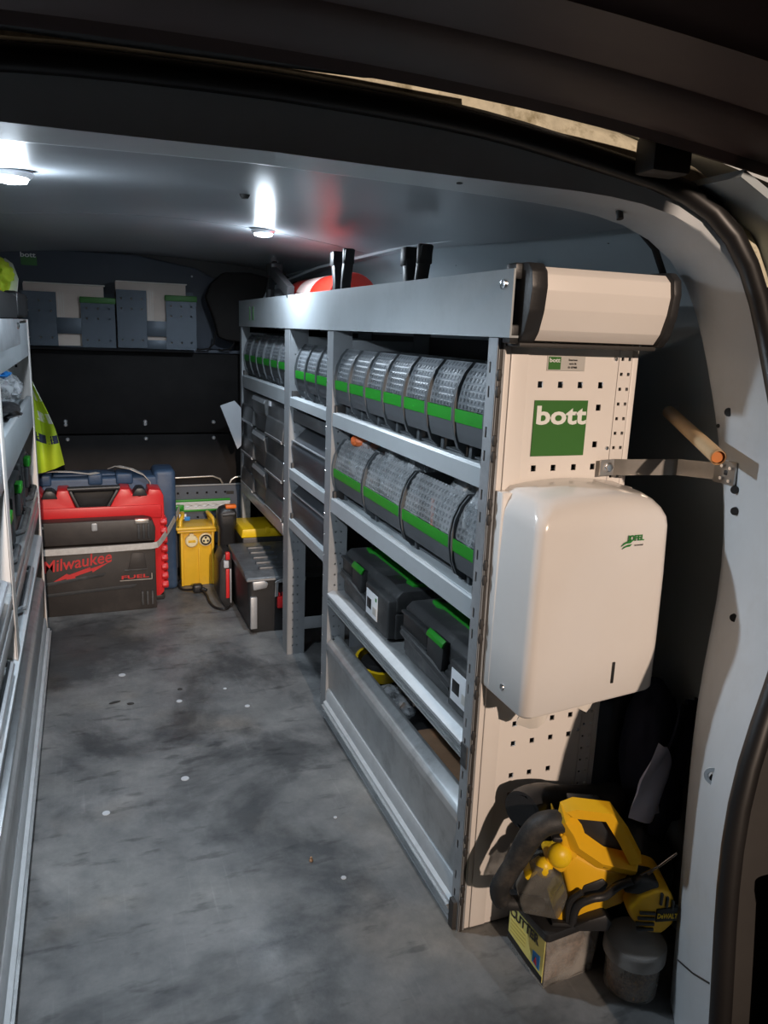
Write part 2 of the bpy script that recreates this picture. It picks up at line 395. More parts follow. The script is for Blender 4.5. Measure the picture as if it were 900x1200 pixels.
mb = MB(); mb.box((-.62, .60, -.02), (1.03, 3.16, 0.0)); fl = struct('floor', mb, m_floor)
mb = MB(); mb.prism([(.60, 0.0), (.60, -.10), (.585, -.10), (.585, .006), (.625, .006), (.625, 0.0)], 'x', -.5, .9)
struct('trim_4', mb, m_dark)
bits = [(.062, 2.19, .010), (.20, 1.98, .008), (.17, 1.60, .009), (.0, 1.52, .008), (.33, 2.02, .005), (.45, 1.36, .004), (.37, 1.90, .007), (.41, 1.18, .005)]
for k, (x, y, r) in enumerate(bits):
    mb = MB(); mb.lathe([(0, 0), (r, 0), (r*.95, .0012), (0, .0016)], (x, y, 0), 12)
    put('paint_spot', mb, m_ltgrey, fl)
mb = MB(); mb.lathe([(0, 0), (.004, 0), (.004, .003), (.0025, .004), (.0025, .008), (0, .009)], (.365, 1.245, 0), 10)
one('brass_screw', mb, m_brassmix, 'tiny brass fixing lying loose in the middle of the grey floor', 'screw')
for (x, y, a, l) in ((.035, 2.02, .3, .03), (.075, 2.0, -.2, .018), (.21, 2.05, -.5, .012)):
    mb = MB(); mb.blob((0, 0, .0015), (l/2, .006, .0015), x*50, .4, 3, 2); mb.xf(Matrix.Translation((x, y, .0)) @ Matrix.Rotation(a, 4, 'Z'))
    put('dirt_fleck', mb, m_dark, fl)

def ceil_z(x, y):
    t = min(1, max(0, (y-.98)/1.0)); t = t*t*(3-2*t)
    u = max(0, (y-2.35)/.8)
    return 1.205+.058*t-(.09+.08*t-.05*u)*(x-XC)**2-.014*u*u
def ceil_sheet(y0, y1, dz=0., x0=-.37, x1=.79, ny=14, nx=24, th=.006):
    m = MB(); m.sheet([[(x0+(x1-x0)*i/nx, y0+(y1-y0)*j/ny, ceil_z(x0+(x1-x0)*i/nx, y0+(y1-y0)*j/ny)+dz) for i in range(nx+1)] for j in range(ny+1)], th)
    return m
ce = struct('ceiling', ceil_sheet(.99, 3.16, .022, -.45, .87), m_dark)
put('ceiling_panel', ceil_sheet(1.0, 2.105), m_ceil, ce)
put('ceiling_panel', ceil_sheet(2.112, 3.12), m_ceil, ce)
for (x, y) in ((.13, 1.42), (.60, 1.35), (.67, 1.12), (.70, 1.6), (.05, 2.3), (.28, 2.3), (-.15, 2.35), (.62, 2.35), (.30, 1.20), (.45, 1.15), (-.2, 2.0)):
    mb = MB(); z = ceil_z(x, y); mb.lathe([(0, -.005), (.004, -.004), (.006, 0), (.006, .003), (0, .003)], (x, y, z-.001), 12)
    put('screw', mb, m_screwm, ce)
mb = MB(); mb.lathe([(0, -.012), (.006, -.011), (.009, -.006), (.010, .002), (0, .002)], (.275, 1.42, ceil_z(.275, 1.42)-.002), 14)
put('hook_stud', mb, m_dark, ce)

def wall_side(sx):
    prof = [(.93, -.02), (.955, .3), (.95, .7), (.935, .95), (.915, 1.08), (.872, 1.155), (.825, 1.19), (.775, 1.212)]
    m = MB(); rows = []
    for x, z in prof:
        rows.append([(XC+sx*(x-XC), y, z) for y in (.80 if z > .9 else .72, 1.2, 2.0, 2.8, 3.16)])
    m.sheet(rows, .01); return m
wr = struct('wall_right', wall_side(1), m_wall)
wl = struct('wall_left', wall_side(-1), m_wall)
mb = MB(); mb.tube([(.765, 1.03, 1.178), (.765, 1.8, 1.206), (.765, 2.6, 1.20), (.765, 3.1, 1.175)], 1, flat=(.016, .004)); put('cant_rail', mb, m_white, wr)
mb = MB(); mb.tube([(.80, 1.02, 1.165), (.825, 1.012, 1.14), (.842, 1.008, 1.105), (.852, 1.008, 1.085)], .0055, 8); put('wiring_sleeve', mb, m_rubber, wr)
for (y, z, x) in ((1.16, 1.165, .852), (1.75, 1.165, .852), (2.1, 1.165, .852)):
    mb = MB(); mb.lathe([(0, -.006), (.005, -.005), (.006, 0), (0, .002)], (x, y, z), 12, 'x'); put('screw', mb, m_dark, wr)
mb = MB(); mb.box((.934, 1.03, .60), (.952, 3.1, .616), .004); put('wall_ledge', mb, m_rack, wr)
mb = MB(); mb.prism([(.925, .02), (.948, .3), (.943, .7), (.927, .95), (.908, 1.082), (.916, 1.086), (.936, .95), (.952, .7), (.957, .3), (.934, .02)], 'y', 1.0, 3.1); put('dark_lining', mb, m_lining, wr)
mb = MB(); mb.prism([(.925, .02), (.948, .3), (.943, .7), (.927, .95), (.912, 1.06), (.916, 1.064), (.936, .95), (.952, .7), (.957, .3), (.934, .02)], 'y', .86, .998); put('dark_lining', mb, m_lining, wr)
# bulkhead: grey upper panel, ledge, two black plywood panels with bolts
mb = MB(); mb.box((-.70, 3.14, -.02), (1.1, 3.16, 1.27)); wf = struct('wall_front', mb, m_dark)
up = [(-.46, .905), (.56, .905), (.565, 1.02), (.545, 1.10), (.50, 1.165), (.42, 1.205), (.2, 1.24), (-.3, 1.24), (-.46, 1.2)]
mb = MB(); mb.prism(up, 'y', 3.108, 3.14, .008); put('upper_panel', mb, m_hull, wf)
mb = MB(); mb.box((-.46, 3.072, .892), (.80, 3.14, .905), .004); put('ledge', mb, m_hull, wf)
mb = MB(); mb.box((-.46, 3.085, .583), (.86, 3.105, .890), .003); put('plywood_panel', mb, m_ply, wf)
mb = MB(); mb.box((-.46, 3.083, .0), (.86, 3.103, .578), .003); put('plywood_panel', mb, m_ply, wf)
for (x, z) in ((-.072, .630), (.211, .628), (-.072, .618), (.211, .619), (-.068, .563), (.212, .563), (.47, .625), (.47, .563)):
    mb = MB(); mb.lathe([(.008, 0), (.0075, -.004), (.005, -.007), (0, -.0075)], (x, 3.085, z), 12, 'y'); put('bolt', mb, m_screwm, wf)
mb = MB(); mb.lathe([(.004, 0), (.003, -.003), (0, -.004)], (.40, 3.108, 1.175), 10, 'y'); put('bolt', mb, m_screwm, wf)
o_ = (-.188, 3.1075, 1.180)
mb = MB(); plate(mb, o_, (1, 0, 0), (0, 0, 1), rect(.052, .030), .001); st = put('green_sticker', mb, m_greend, wf)
text('sticker_lettering', 'bott', m_text, st, (-.189, 3.1063, 1.207), (1, 0, 0), (0, 0, 1), .017, .05, .02)

# rear opening: inner edge and outer edge of the painted frame (x, y, z), right half from the middle down
INN = [(0.204, 0.994, 1.191), (0.36, 0.993, 1.188), (0.481, 0.991, 1.185), (0.613, 0.99, 1.181), (0.698, 0.988, 1.176), (0.756, 0.984, 1.166), (0.806, 0.976, 1.146), (0.84, 0.964, 1.116), (0.855, 0.946, 1.071), (0.855, 0.924, 1.015), (0.858, 0.899, 0.955), (0.86, 0.871, 0.883), (0.855, 0.838, 0.801), (0.85, 0.813, 0.719), (0.846, 0.804, 0.645), (0.826, 0.794, 0.572), (0.809, 0.785, 0.499), (0.801, 0.772, 0.398), (0.797, 0.758, 0.295), (0.792, 0.745, 0.19), (0.786, 0.722, 0.014), (0.782, 0.71, -0.1)]
MID = [(0.204, 0.917, 1.191), (0.332, 0.916, 1.189), (0.443, 0.915, 1.188), (0.536, 0.909, 1.186), (0.62, 0.901, 1.186), (0.686, 0.897, 1.183), (0.739, 0.894, 1.176), (0.784, 0.888, 1.164), (0.819, 0.88, 1.147), (0.832, 0.868, 1.129), (0.837, 0.851, 1.107), (0.842, 0.832, 1.074), (0.837, 0.807, 1.024), (0.828, 0.775, 0.962), (0.824, 0.734, 0.879), (0.82, 0.694, 0.8), (0.8140000000000001, 0.665, 0.72), (0.802, 0.656, 0.657), (0.771, 0.647, 0.595), (0.745, 0.64, 0.544), (0.723, 0.633, 0.494), (0.71, 0.625, 0.431), (0.703, 0.613, 0.344), (0.702, 0.588, 0.18), (0.702, 0.563, -0.1)]
OUT = [(0.204, 0.913, 1.246), (0.328, 0.912, 1.244), (0.437, 0.911, 1.241), (0.53, 0.905, 1.23), (0.614, 0.897, 1.215), (0.68, 0.893, 1.205), (0.732, 0.89, 1.199), (0.776, 0.884, 1.189), (0.814, 0.876, 1.173), (0.826, 0.864, 1.148), (0.834, 0.847, 1.114), (0.84, 0.828, 1.077), (0.836, 0.803, 1.025), (0.827, 0.771, 0.963), (0.822, 0.73, 0.88), (0.818, 0.69, 0.8), (0.812, 0.661, 0.722), (0.8, 0.652, 0.658), (0.769, 0.643, 0.596), (0.744, 0.636, 0.546), (0.722, 0.629, 0.496), (0.708, 0.621, 0.434), (0.701, 0.609, 0.348), (0.7, 0.585, 0.18), (0.7, 0.56, -0.1)]
def resample(P, n):
    P = [V(p) for p in P]; d = [0]
    for a, b in zip(P, P[1:]): d.append(d[-1]+(b-a).length)
    out = []
    for k in range(n):
        t = d[-1]*k/(n-1); i = max(j for j in range(len(d)) if d[j] <= t+1e-9); i = min(i, len(P)-2)
        s = (t-d[i])/(d[i+1]-d[i]); out.append(P[i].lerp(P[i+1], s))
    for _ in range(3): out = [out[0]]+[(out[i-1]+out[i]*2+out[i+1])/4 for i in range(1, n-1)]+[out[-1]]
    return out
def mirror(P): return [V((2*XC-p.x, p.y, p.z)) for p in reversed(P)][:-1]+list(P)
NI = 40
inn = mirror([V(p) for p in resample(INN, NI)]); mdd = mirror([V(p) for p in resample(MID, NI)]); out = mirror([V(p) for p in resample(OUT, NI)])
cen = V((XC, .8, .6))
def push(p, d, dy):   # outward from the opening in the x-z plane
    q = V((p.x-XC, 0, (p.z-.55)*.9)); q.normalize(); return V((p.x+q.x*d, p.y+dy, p.z+q.z*d))
mb = MB()
lip = [push(p, .030, .035) for p in inn]                # the frame turns away behind its inner edge
mid1 = [a.lerp(b, .04)+V((0, -.002, 0)) for a, b in zip(inn, mdd)]
mb.sheet([lip, inn, mid1, [a.lerp(b, .5) for a, b in zip(inn, mdd)], [a.lerp(b, .93) for a, b in zip(inn, mdd)], mdd, [a.lerp(b, .12) for a, b in zip(mdd, out)], out, [push(p, .022, -.010) for p in out]])
tr = struct('trim_1', mb, m_white, ang=50)
# holes and creases of the frame
for p, n, r in (((.8494, .8823, 1.0183), (-1, 0, 0), .0058), ((.8487, .8446, .9071), (-.962, -.27, 0), .0062), ((.8571, .8685, .8847), (-.974, -.216, 0), .003), ((.8440, .8096, .8023), (-.94, -.34, 0), .0058), ((.8437, .8039, .7729), (-.936, -.348, 0), .0058), ((.8220, .758, .6332), (-.927, -.365, 0), .0056), ((.7574, .6926, .4372), (-.858, -.512, 0), .005), ((.7027, .9109+.03, 1.1846-.02), (0, -.3, -.95), .005), ((.4562, .945, 1.187), (0, -.1, -1), .004)):
    p = V(p); n = V(n).normalized(); mb = MB(); mb.cyl(p-n*.012, p+n*.0012, r, r, 14); put('hole_plug', mb, m_rubber, tr)
def joint(pts):
    mb = MB(); mb.tube([V(p) for p in pts], .0012, 5); put('panel_joint', mb, m_dark, tr)
joint([(.8425, .93, 1.0805), (.8475, .90, 1.0803), (.8470, .8815, 1.0802), (.842, .845, 1.079), (.8365, .828, 1.0785)])
joint([(.7918, .7384, .0971), (.7518, .6731, .1466), (.7113, .6083, .2031)])
mb = MB(); mb.lathe([(.013, 0), (.0125, -.0012), (.008, -.0012), (.0065, 0)], (0, 0, 0), 18, 'x'); mb.xf(Matrix.Translation((.7570, .692, .440)) @ Matrix.Rotation(math.radians(31), 4, 'Z')); put('pressed_ring', mb, m_white, tr)
# rubber seal round the opening
mb = MB(); mb.tube([push(p, .008, -.006) for p in out], .0135, 12); mb.sheet([[push(p, .010, -.004) for p in out], [push(p, .022, -.010) for p in out], [push(p, .028, -.004) for p in out], [push(p, .030, .012) for p in out]], .004); struct('trim_2', mb, m_rubber)
# outer body round the opening: gutter and corner skin
def gutter(sel, mt, name):
    P = [p for p in out if sel(p)]
    m = MB(); m.sheet([[push(p, .026, .010) for p in P], [push(p, .050, .014) for p in P], [push(p, .066, .03) for p in P], [push(p, .12, .14) for p in P]], .004); struct(name, m, mt)
gutter(lambda p: p.z > 1.02, m_algae, 'trim_3')
def corner_skin(sel, name):
    P = [p for p in out if sel(p)]; sg = 1 if P[0].x > XC else -1
    def col(x, dy): return [V((XC+sg*x, p.y+dy, p.z)) for p in P]
    m = MB(); m.sheet([[push(p, .024, .010) for p in P], [push(p, .040, .006) for p in P], col(.80, -.01), col(.85, .01), col(.87, .08), col(.88, .45)], .004); struct(name, m, m_dark)  # dark colour stands in for shade on the pale body skin
corner_skin(lambda p: p.z <= 1.06 and p.x > XC, 'trim_5'); corner_skin(lambda p: p.z <= 1.06 and p.x < XC, 'trim_6')
mb = MB(); mb.tube([(.22, .945, 1.285), (.40, .945, 1.293), (.52, .943, 1.292), (.62, .94, 1.286)], 1, flat=(.004, .012)); struct('trim_7', mb, m_white)
# roof skin and outer sides keep the street light out
mb = MB(); mb.sheet([[(x, y, 1.34-.12*abs(x-XC)**2) for x in (-.72, -.5, -.2, .2, .6, .9, 1.12)] for y in (1.0, 2.0, 3.3)], .008)
ro = struct('roof', mb, m_white)
# tailgate, open above the camera
def tail_y(z): return z
tg = thing('tailgate', 'open dark van tailgate seen from underneath, ribbed lining across the top', 'van door', (XC, .78, 1.27), world=True)
tg['kind'] = 'structure'; tg.name = 'door_1'
yl = [(.868, 1.281), (.835, 1.270), (.828, 1.277), (.80, 1.279), (.79, 1.284), (.765, 1.288), (.755, 1.298), (.70, 1.304), (.69, 1.296), (.655, 1.300), (.645, 1.312), (.2, 1.44), (-.25, 1.555), (-.30, 1.50)]
mb = MB(); nx = 20; rows = []
for y, z in yl:
    hw = .66-.21*min(1, max(0, (.6-y))/.9)
    rows.append([(XC+hw*(2*i/nx-1), y-.02*abs(2*i/nx-1)**3, z-(.05 if y > .6 else .0)*abs(2*i/nx-1)**2.2) for i in range(nx+1)])
mb.sheet(rows, .012); put('lining', mb, m_tail, tg)
mb = MB(); mb.box((.665, .835, 1.205), (.725, .875, 1.25), .006); put('hinge_bracket', mb, m_dark, tg)
mb = MB(); mb.tube([(-.50, .868, 1.255), (-.2, .872, 1.272), (.10, .874, 1.278), (.30, .874, 1.281), (.44, .874, 1.286)], [.014, .016, .016, .013, .004], 10); put('gap_mask', mb, m_rubber, tg)  # strip added only to cover the left part of the lit roof gap
mb = MB(); mb.box((-.30, .835, 1.205), (-.24, .875, 1.25), .006); put('hinge_bracket', mb, m_dark, tg)

# right rear lamp and bumper end, just showing at the edge
la = thing('rear_lamp', 'dark red rear lamp cluster beside the door seal at the right edge', 'lamp', (.83, .56, .1))
mb = MB(); mb.prism(rrect(.765, .50, .90, .565, .02), 'z', .10, .34, .006); put('lens', mb, m_lamp, la)
for z in (.345, .082):
    mb = MB(); mb.prism(rrect(.762, .495, .903, .57, .015), 'z', z, z+.015, .003); put('lamp_rim', mb, m_steel, la)
mb = MB(); mb.box((-30, -30, -.62), (30, 30, -.6)); struct('ground', mb, m_asph)

# ------------------------------------------------------------------ right-hand shelving
rk = thing('shelving_rack', 'long grey metal shelving on the right with cream perforated end panel', 'shelving', (.68, 1.95, 0))
# near end panel
sq = [(.630, .932), (.665, .932), (.700, .932), (.737, .932), (.737, .898), (.737, .841), (.630, .806), (.665, .806), (.702, .806), (.737, .806)]
for z in (.770, .736, .70, .66, .62, .58, .54, .50, .46, .42): sq += [(x, z) for x in (.630, .665, .702, .737)]
for z in (.379, .343): sq += [(x, z) for x in (.635, .671, .707, .743)]
sq += [(.636, .284), (.671, .284), (.708, .284), (.636, .248), (.671, .248), (.710, .248)]
mb = MB(); mb.perf('y', .607, .766, .002, .994, P1, P1+.0025, [(x, z, .0085, .0095) for x, z in sq])
ep = put('end_panel', mb, m_cream, rk)
mb = MB(); mb.box((.577, P1-.002, .002), (.6065, P1+.004, .994), .0015); put('panel_flange', mb, m_cream, ep)
mb = MB(); mb.box((.567, P1-.001, .002), (.576, P1+.004, .994), .001); put('panel_flange', mb, m_cream, ep)
rh = [(x+.0, z, .005, .005) for z in [.972-.0228*k for k in range(41)] for x in (.7735, .7865)]
mb = MB(); mb.perf('y', .767, .791, .002, .994, P1, P1+.0025, rh); put('corner_strip', mb, m_cream, ep)
mb = MB(); mb.box((.792, P1, .002), (.803, P1+.02, .994), .002); put('panel_flange', mb, m_cream, ep)
for (x, z) in ((.760, .972), (.760, .835), (.760, .349)):
    mb = MB(); mb.lathe([(.0036, 0), (.003, -.002), (0, -.0028)], (x, P1, z), 12, 'y'); put('screw', mb, m_chrome, ep)
mb = MB(); plate(mb, (.622, P1-.001, .825), (1, 0, 0), (0, 0, 1), rect(.094, .084), .001); sg = put('green_sign', mb, m_greend, ep, 'square green sign with white lettering')
text('sign_lettering', 'bott', m_text, sg, (.6265, P1-.0022, .8725), (1, 0, 0), (0, 0, 1), .0285, .0885, .03)
mb = MB(); plate(mb, (.638, P1-.0002, .953), (1, 0, 0), (0, 0, 1), rect(.066, .0215), .0014); npl = put('name_plate', mb, m_silver, ep, 'small silver plate with green corner')
mb = MB(); plate(mb, (.640, P1-.0016, .9545), (1, 0, 0), (0, 0, 1), rect(.021, .0185), .0006); put('green_corner', mb, m_greend, npl)
text('plate_lettering', 'bott', m_text, npl, (.641, P1-.0026, .965), (1, 0, 0), (0, 0, 1), .0062, .018, .02)
for i, s_ in enumerate(('Smartvan', 'vario fit', '01-87988')):
    text('plate_lettering', s_, m_blk, npl, (.682, P1-.0018, .9675-.0055*i), (1, 0, 0), (0, 0, 1), .003, None, .01, align='CENTER')
# galvanised front edge of the near frame with its beaded slots
mb = MB(); mb.perf('x', P1-.002, P1+.026, 0, .997, .5535, .556, [(P1+.017, .955-.0475*k+(.012 if k % 2 else 0), .005, .016) for k in range(20)])
mb.box((.5535, P1-.002, 0), (.5665, P1+.001, .997), .001)
fe = put('frame_post', mb, m_galv, rk)
mb = MB(); mb.box((.5575, P1-.0035, .0), (.5625, P1-.001, .997), .001); ge = put('edge_gasket', mb, m_dark, fe)
mb = MB()
for k in range(10):
    for dz in (0, .024):
        z = .945-.0955*k-dz
        if z > .02: mb.lathe([(0, -.009), (.0032, -.007), (.0046, 0), (.0032, .007), (0, .009)], (.558, P1-.003, z), 10)
put('slot_bead', mb, m_dark, fe, kind='stuff')
# intermediate frames
def upright(y1, w, d, zb=0., zt=.997, rivet=False, dens=.028):
    y0 = y1-w
    mb = MB(); holes = [(XF+.016+.014*c, z, .0042, .0042) for c in (0, 1) for z in [zb+.03+dens*k for k in range(int((zt-zb-.05)/dens))]]
    mb.perf('y', XF, XF+d, zb, zt, y0, y0+.002, holes); mb.box((XF-.0015, y0, zb), (XF+.0015, y1, zt), .0008)
    mb.box((XF, y1-.002, zb), (XF+d, y1, zt)); p = put('frame_post', mb, m_rack, rk)
    mb = MB(); mb.box((XB-.045, y0, zb), (XB, y0+.003, zt)); mb.box((XB-.003, y0, zb), (XB, y1, zt)); put('rear_post', mb, m_rack, rk)
    mb = MB()
    for z in [zb+.05+.055*k for k in range(int((zt-zb-.06)/.055))]: mb.lathe([(.0021, 0), (.0016, -.0012), (0, -.0016)], (XF-.0015, y1-.006, z), 8, 'x')
    put('rivet', mb, m_chrome, p, kind='stuff')
    for z in (zt-.04, .10):
        mb = MB(); mb.box((XF+d, y0, z-.02), (XB-.045, y0+.003, z+.02), .001); put('cross_tie', mb, m_rack, rk)
upright(P2, .048, .046); upright(P3, .060, .054); upright(P4+.01, .030, .03)
mb = MB(); mb.box((XB-.003, P1+.03, .36), (XB+.002, P4, .99)); put('back_sheet', mb, m_dark, rk)
def tray(y0, y1, zt, lip=.034, mt=m_tray, up_=0.006, x0=XF):
    mb = MB(); L = lip
    mb.prism([(x0, zt-L), (x0+.012, zt-L), (x0+.012, zt-L+.003), (x0+.003, zt-L+.003), (x0+.003, zt-.003), (x0+.006, zt), (x0+.016, zt), (x0+.019, zt-up_), (XB-.006, zt-up_), (XB-.006, zt-up_-.003), (x0+.016, zt-up_-.003), (x0+.013, zt-.002), (x0+.003, zt-.0015), (x0, zt-.004)], 'y', y0, y1)
    t = put('shelf_tray', mb, mt, rk)
    for yy in (y0+.001, y1-.013):
        mb = MB(); mb.box((x0+.004, yy, zt-L-.004), (x0+.03, yy+.012, zt+.016), .002); put('tray_clip', mb, m_dark, t)
    return t
tray(P1+.026, P2-.05, Z1); tray(P1+.026, P2-.05, Z2, .037)
tray(P2+.002, P3-.062, Z1, .028); tray(P2+.002, P3-.062, .597, .03); tray(P3+.002, P4-.022, .822, .045)
# tray with a bright extruded lip
mb = MB()
mb.prism([(XF+.004, Z3-.034), (XF+.022, Z3-.034), (XF+.022, Z3-.004), (XB-.006, Z3-.004), (XB-.006, Z3-.001), (XF+.024, Z3-.001), (XF+.016, Z3), (XF+.004, Z3-.004)], 'y', P1+.026, P2-.05)
tl = put('shelf_tray', mb, m_alu, rk)
mb = MB(); mb.prism([(XF-.004, Z3-.012), (XF+.004, Z3-.012), (XF+.015, Z3-.002), (XF+.013, Z3+.001), (XF+.002, Z3-.003), (XF-.004, Z3-.006)], 'y', P1+.026, P2-.05); put('lip_cap', mb, m_alu_lt, tl)
for z in (Z3-.018, Z3-.026, Z3-.034):
    mb = MB(); mb.prism([(XF-.001, z-.0025), (XF+.005, z-.0025), (XF+.005, z+.002), (XF-.003, z+.002)], 'y', P1+.026, P2-.05); put('lip_rib', mb, m_alu, tl)
mb = MB(); mb.box((XF-.004, P1+.004, Z3-.045), (XF+.016, P1+.025, Z3-.004), .002); put('lip_end', mb, m_blackd, tl)
# lower flap board and sill
mb = MB(); mb.prism([(XF+.006, .085), (XF+.001, .185), (XF-.003, .199), (XF-.001, .210), (XF+.006, .217), (XF+.026, .228), (XF+.034, .226), (XF+.034, .216), (XF+.018, .206), (XF+.014, .085)], 'y', P1+.026, P2-.05, .0012)
fb = put('flap_board', mb, m_alu, rk)
for y in (P1+.03, P2-.056):
    mb = MB(); mb.lathe([(0, 0), (.009, 0), (.009, .008), (0, .008)], (XF+.018, y-.004, .214), 14, 'y'); put('pivot', mb, m_black, fb)
mb = MB(); mb.prism([(XF-.004, 0), (XF+.02, 0), (XF+.02, .084), (XF+.004, .082), (XF+.000, .074), (XF-.001, .050), (XF-.008, .046), (XF-.010, .030), (XF-.004, .026)], 'y', P1+.022, P2-.05)
si = put('sill_rail', mb, m_alu_lt, rk)
for z, dx in ((.012, -.006), (.020, -.007), (.038, -.0105)):
    mb = MB(); mb.prism([(XF+dx-.001, z-.002), (XF+.01, z-.002), (XF+.01, z+.002), (XF+dx-.003, z+.001)], 'y', P1+.022, P2-.05); put('sill_rib', mb, m_alu, si)
mb = MB(); mb.box((XF-.009, P1+.004, .0), (XF+.018, P1+.021, .055), .002); put('sill_end', mb, m_dark, si)
# long top tray ("gutter") over all three bays
mb = MB(); mb.prism([(XF-.003, BB), (XF+.03, BB), (XF+.03, BB+.003), (XF, BB+.003), (XF, BT), (XF-.003, BT)], 'y', P1-.035, P4+.02)
mb.box((XF, P1-.02, BB+.003), (XB, P4+.02, BB+.006)); mb.box((XB-.003, P1-.02, BB), (XB, P4+.02, BT-.02)); mb.box((XF, P4+.017, BB), (XB, P4+.02, BT))
tt = put('top_tray', mb, m_tray, rk)
mb = MB(); mb.lathe([(.008, 0), (.007, -.004), (0, -.006)], (XF-.003, P1-.012, BT-.020), 14, 'x'); put('screw', mb, m_chrome, tt)
mb = MB(); mb.box((XF-.005, 2.70, BB+.022), (XF-.002, 2.715, BB+.068), .001); put('green_clip', mb, m_greend, tt)
mb = MB(); mb.box((XF-.005, 2.76, BB+.022), (XF-.002, 2.768, BB+.068), .001); put('green_clip', mb, m_greend, tt)
# rounded cream cover and black cheeks at its near end
ys = P1-.022
mb = MB(); prof = [(ys+.010, BB-.004), (ys-.008, BB-.003), (ys-.020, BB+.012), (ys-.030, BB+.04), (ys-.034, BB+.065), (ys-.030, BB+.086), (ys-.018, BB+.0965), (ys+.01, BB+.0975)]
mb.prism(prof, 'x', .592, .803, .001); ec = put('end_cover', mb, m_cream, rk, 'rounded cream cover closing the tray end')
def cheek(x0, x1, nm):
    p = [(y-.006 if y < ys else y+.012, z+(.004 if z > BB+.05 else -.004)) for y, z in prof]
    mb = MB(); mb.prism(p, 'x', x0, x1, .003); return put(nm, mb, m_black, rk)
c1 = cheek(.566, .5915, 'end_cheek'); cheek(.8035, .818, 'end_cheek')
mb = MB(); mb.box((.553, ys-.012, BB-.008), (.575, ys+.010, BB+.018), .003); put('cheek_lug', mb, m_black, c1)
mb = MB(); mb.box((.556, ys-.010, BT-.014), (.575, ys+.018, BT+.008), .003); put('cheek_lug', mb, m_black, c1)
mb = MB(); mb.box((.566, ys-.018, BB-.012), (.80, P1+.02, BB-.006), .002); put('cover_base', mb, m_dark, rk)

# ------------------------------------------------------------------ clear fronted bins
def bin_proto(w, h, label, group, depth=.17):
    """local: x=0 at the front bulge, y centred, z=0 on the tray; h = height"""
    t = thing('clear_front_bin', label, 'bin', (0, 0, 0), group, world=False)
    s = h/.155
    prof = [(.030, .004), (.014, .016*s), (.005, .040*s), (.001, .065*s), (.001, .090*s), (.006, .115*s), (.016, .138*s), (.030, h)]
    def at(z):
        for (xa, za), (xb, zb) in zip(prof, prof[1:]):
            if za <= z <= zb: return xa+(xb-xa)*(z-za)/(zb-za)
        return prof[-1][0]
    a, b = -w/2+.0005, w/2-.0005
    mb = MB()
    for y in (a, b-.004):
        back = [(x+.014, z) for x, z in reversed(prof)]
        mb.prism([(x-.003, z) for x, z in prof]+back, 'y', y, y+.004)
        mb.prism([(.040, .004), (depth, .004), (depth, h-.004), (.040, h-.004)], 'y', y+.0008, y+.0028)
    mb.box((.034, a, .002), (depth, b, .005)); mb.box((depth-.003, a, .004), (depth, b, h-.004))
    for y in (a+.006, b-.018): mb.box((.028, y, 0), (.05, y+.012, .03*s), .002)
    put('body', mb, m_grey, t)
    def strip(z0, z1, off, mt, nm, n=6, th=.002):
        rows = [[(at(z0+(z1-z0)*k/n)+off, y, z0+(z1-z0)*k/n) for y in (a+.004, (a+b)/2, b-.004)] for k in range(n+1)]
        m = MB(); m.sheet(rows, th); return put(nm, m, mt, t)
    strip(.028*s, .060*s, .003, m_grey, 'front_panel'); strip(.0605*s, .0815*s if s < 1.1 else .079*s, .0012, m_green, 'green_strip', 3)
    strip(.082*s, h, .003, m_clear2 if w > .15 or s < 1 else m_clear, 'clear_front', 8)
    return t
def place_bins(proto, spots, first=[None]):
    used = False
    for (x, y, z, label, group) in spots:
        o = copy_tree(proto) if used else proto
        used = True
        o.location = (x, y, z); o['label'] = label; o['group'] = group
nth = ['nearest', 'second', 'third', 'fourth', 'fifth', 'sixth', 'seventh']
P_ = bin_proto(.108, .155, '', '')
sp = []
for k in range(7):
    l = 'clear-fronted bin with green strip, %s the cream end panel on the near upper shelf' % ('nearest to' if k == 0 else nth[k]+' from')
    sp.append((.556, P1+.026+.054+.1078*k, Z1-.0055, l, 'bins on the near upper shelf'))
for k in range(3):
    l = 'clear-fronted bin with green strip on the short middle-bay shelf, %s' % ('nearest of three', 'middle of three', 'farthest of three')[k]
    sp.append((.560, P2+.062+.1085*k, Z1-.0055, l, 'bins on the middle upper shelf'))
for k in range(6):
    l = 'small clear-fronted bin above the grey drawers, %s' % ('nearest to the middle frame', 'second from the middle frame', 'third from the middle frame', 'fourth from the middle frame', 'last but one towards the bulkhead', 'farthest, closest to the bulkhead')[k]
    sp.append((.560, P3+.058+.1085*k, .822-.0055, l, 'bins above the drawers'))
place_bins(P_, sp)
for (w, y0, y1, l) in ((.216, 1.557, 1.775, 'wide clear-fronted bin, farthest on the lower bin shelf, full of bags'), (.22, 1.334, 1.555, 'wide clear-fronted bin second from the far end of the lower bin shelf'), (.22, 1.112, 1.332, 'wide clear-fronted bin with open top and orange streak behind its front'), (.09, 1.021, 1.110, 'narrow clear-fronted bin beside the near frame with white bag hanging over it')):
    p = bin_proto(y1-y0-.002, .150, l, 'bins on the lower bin shelf', .19); p.location = (.557, (y0+y1)/2, Z2-.0055)

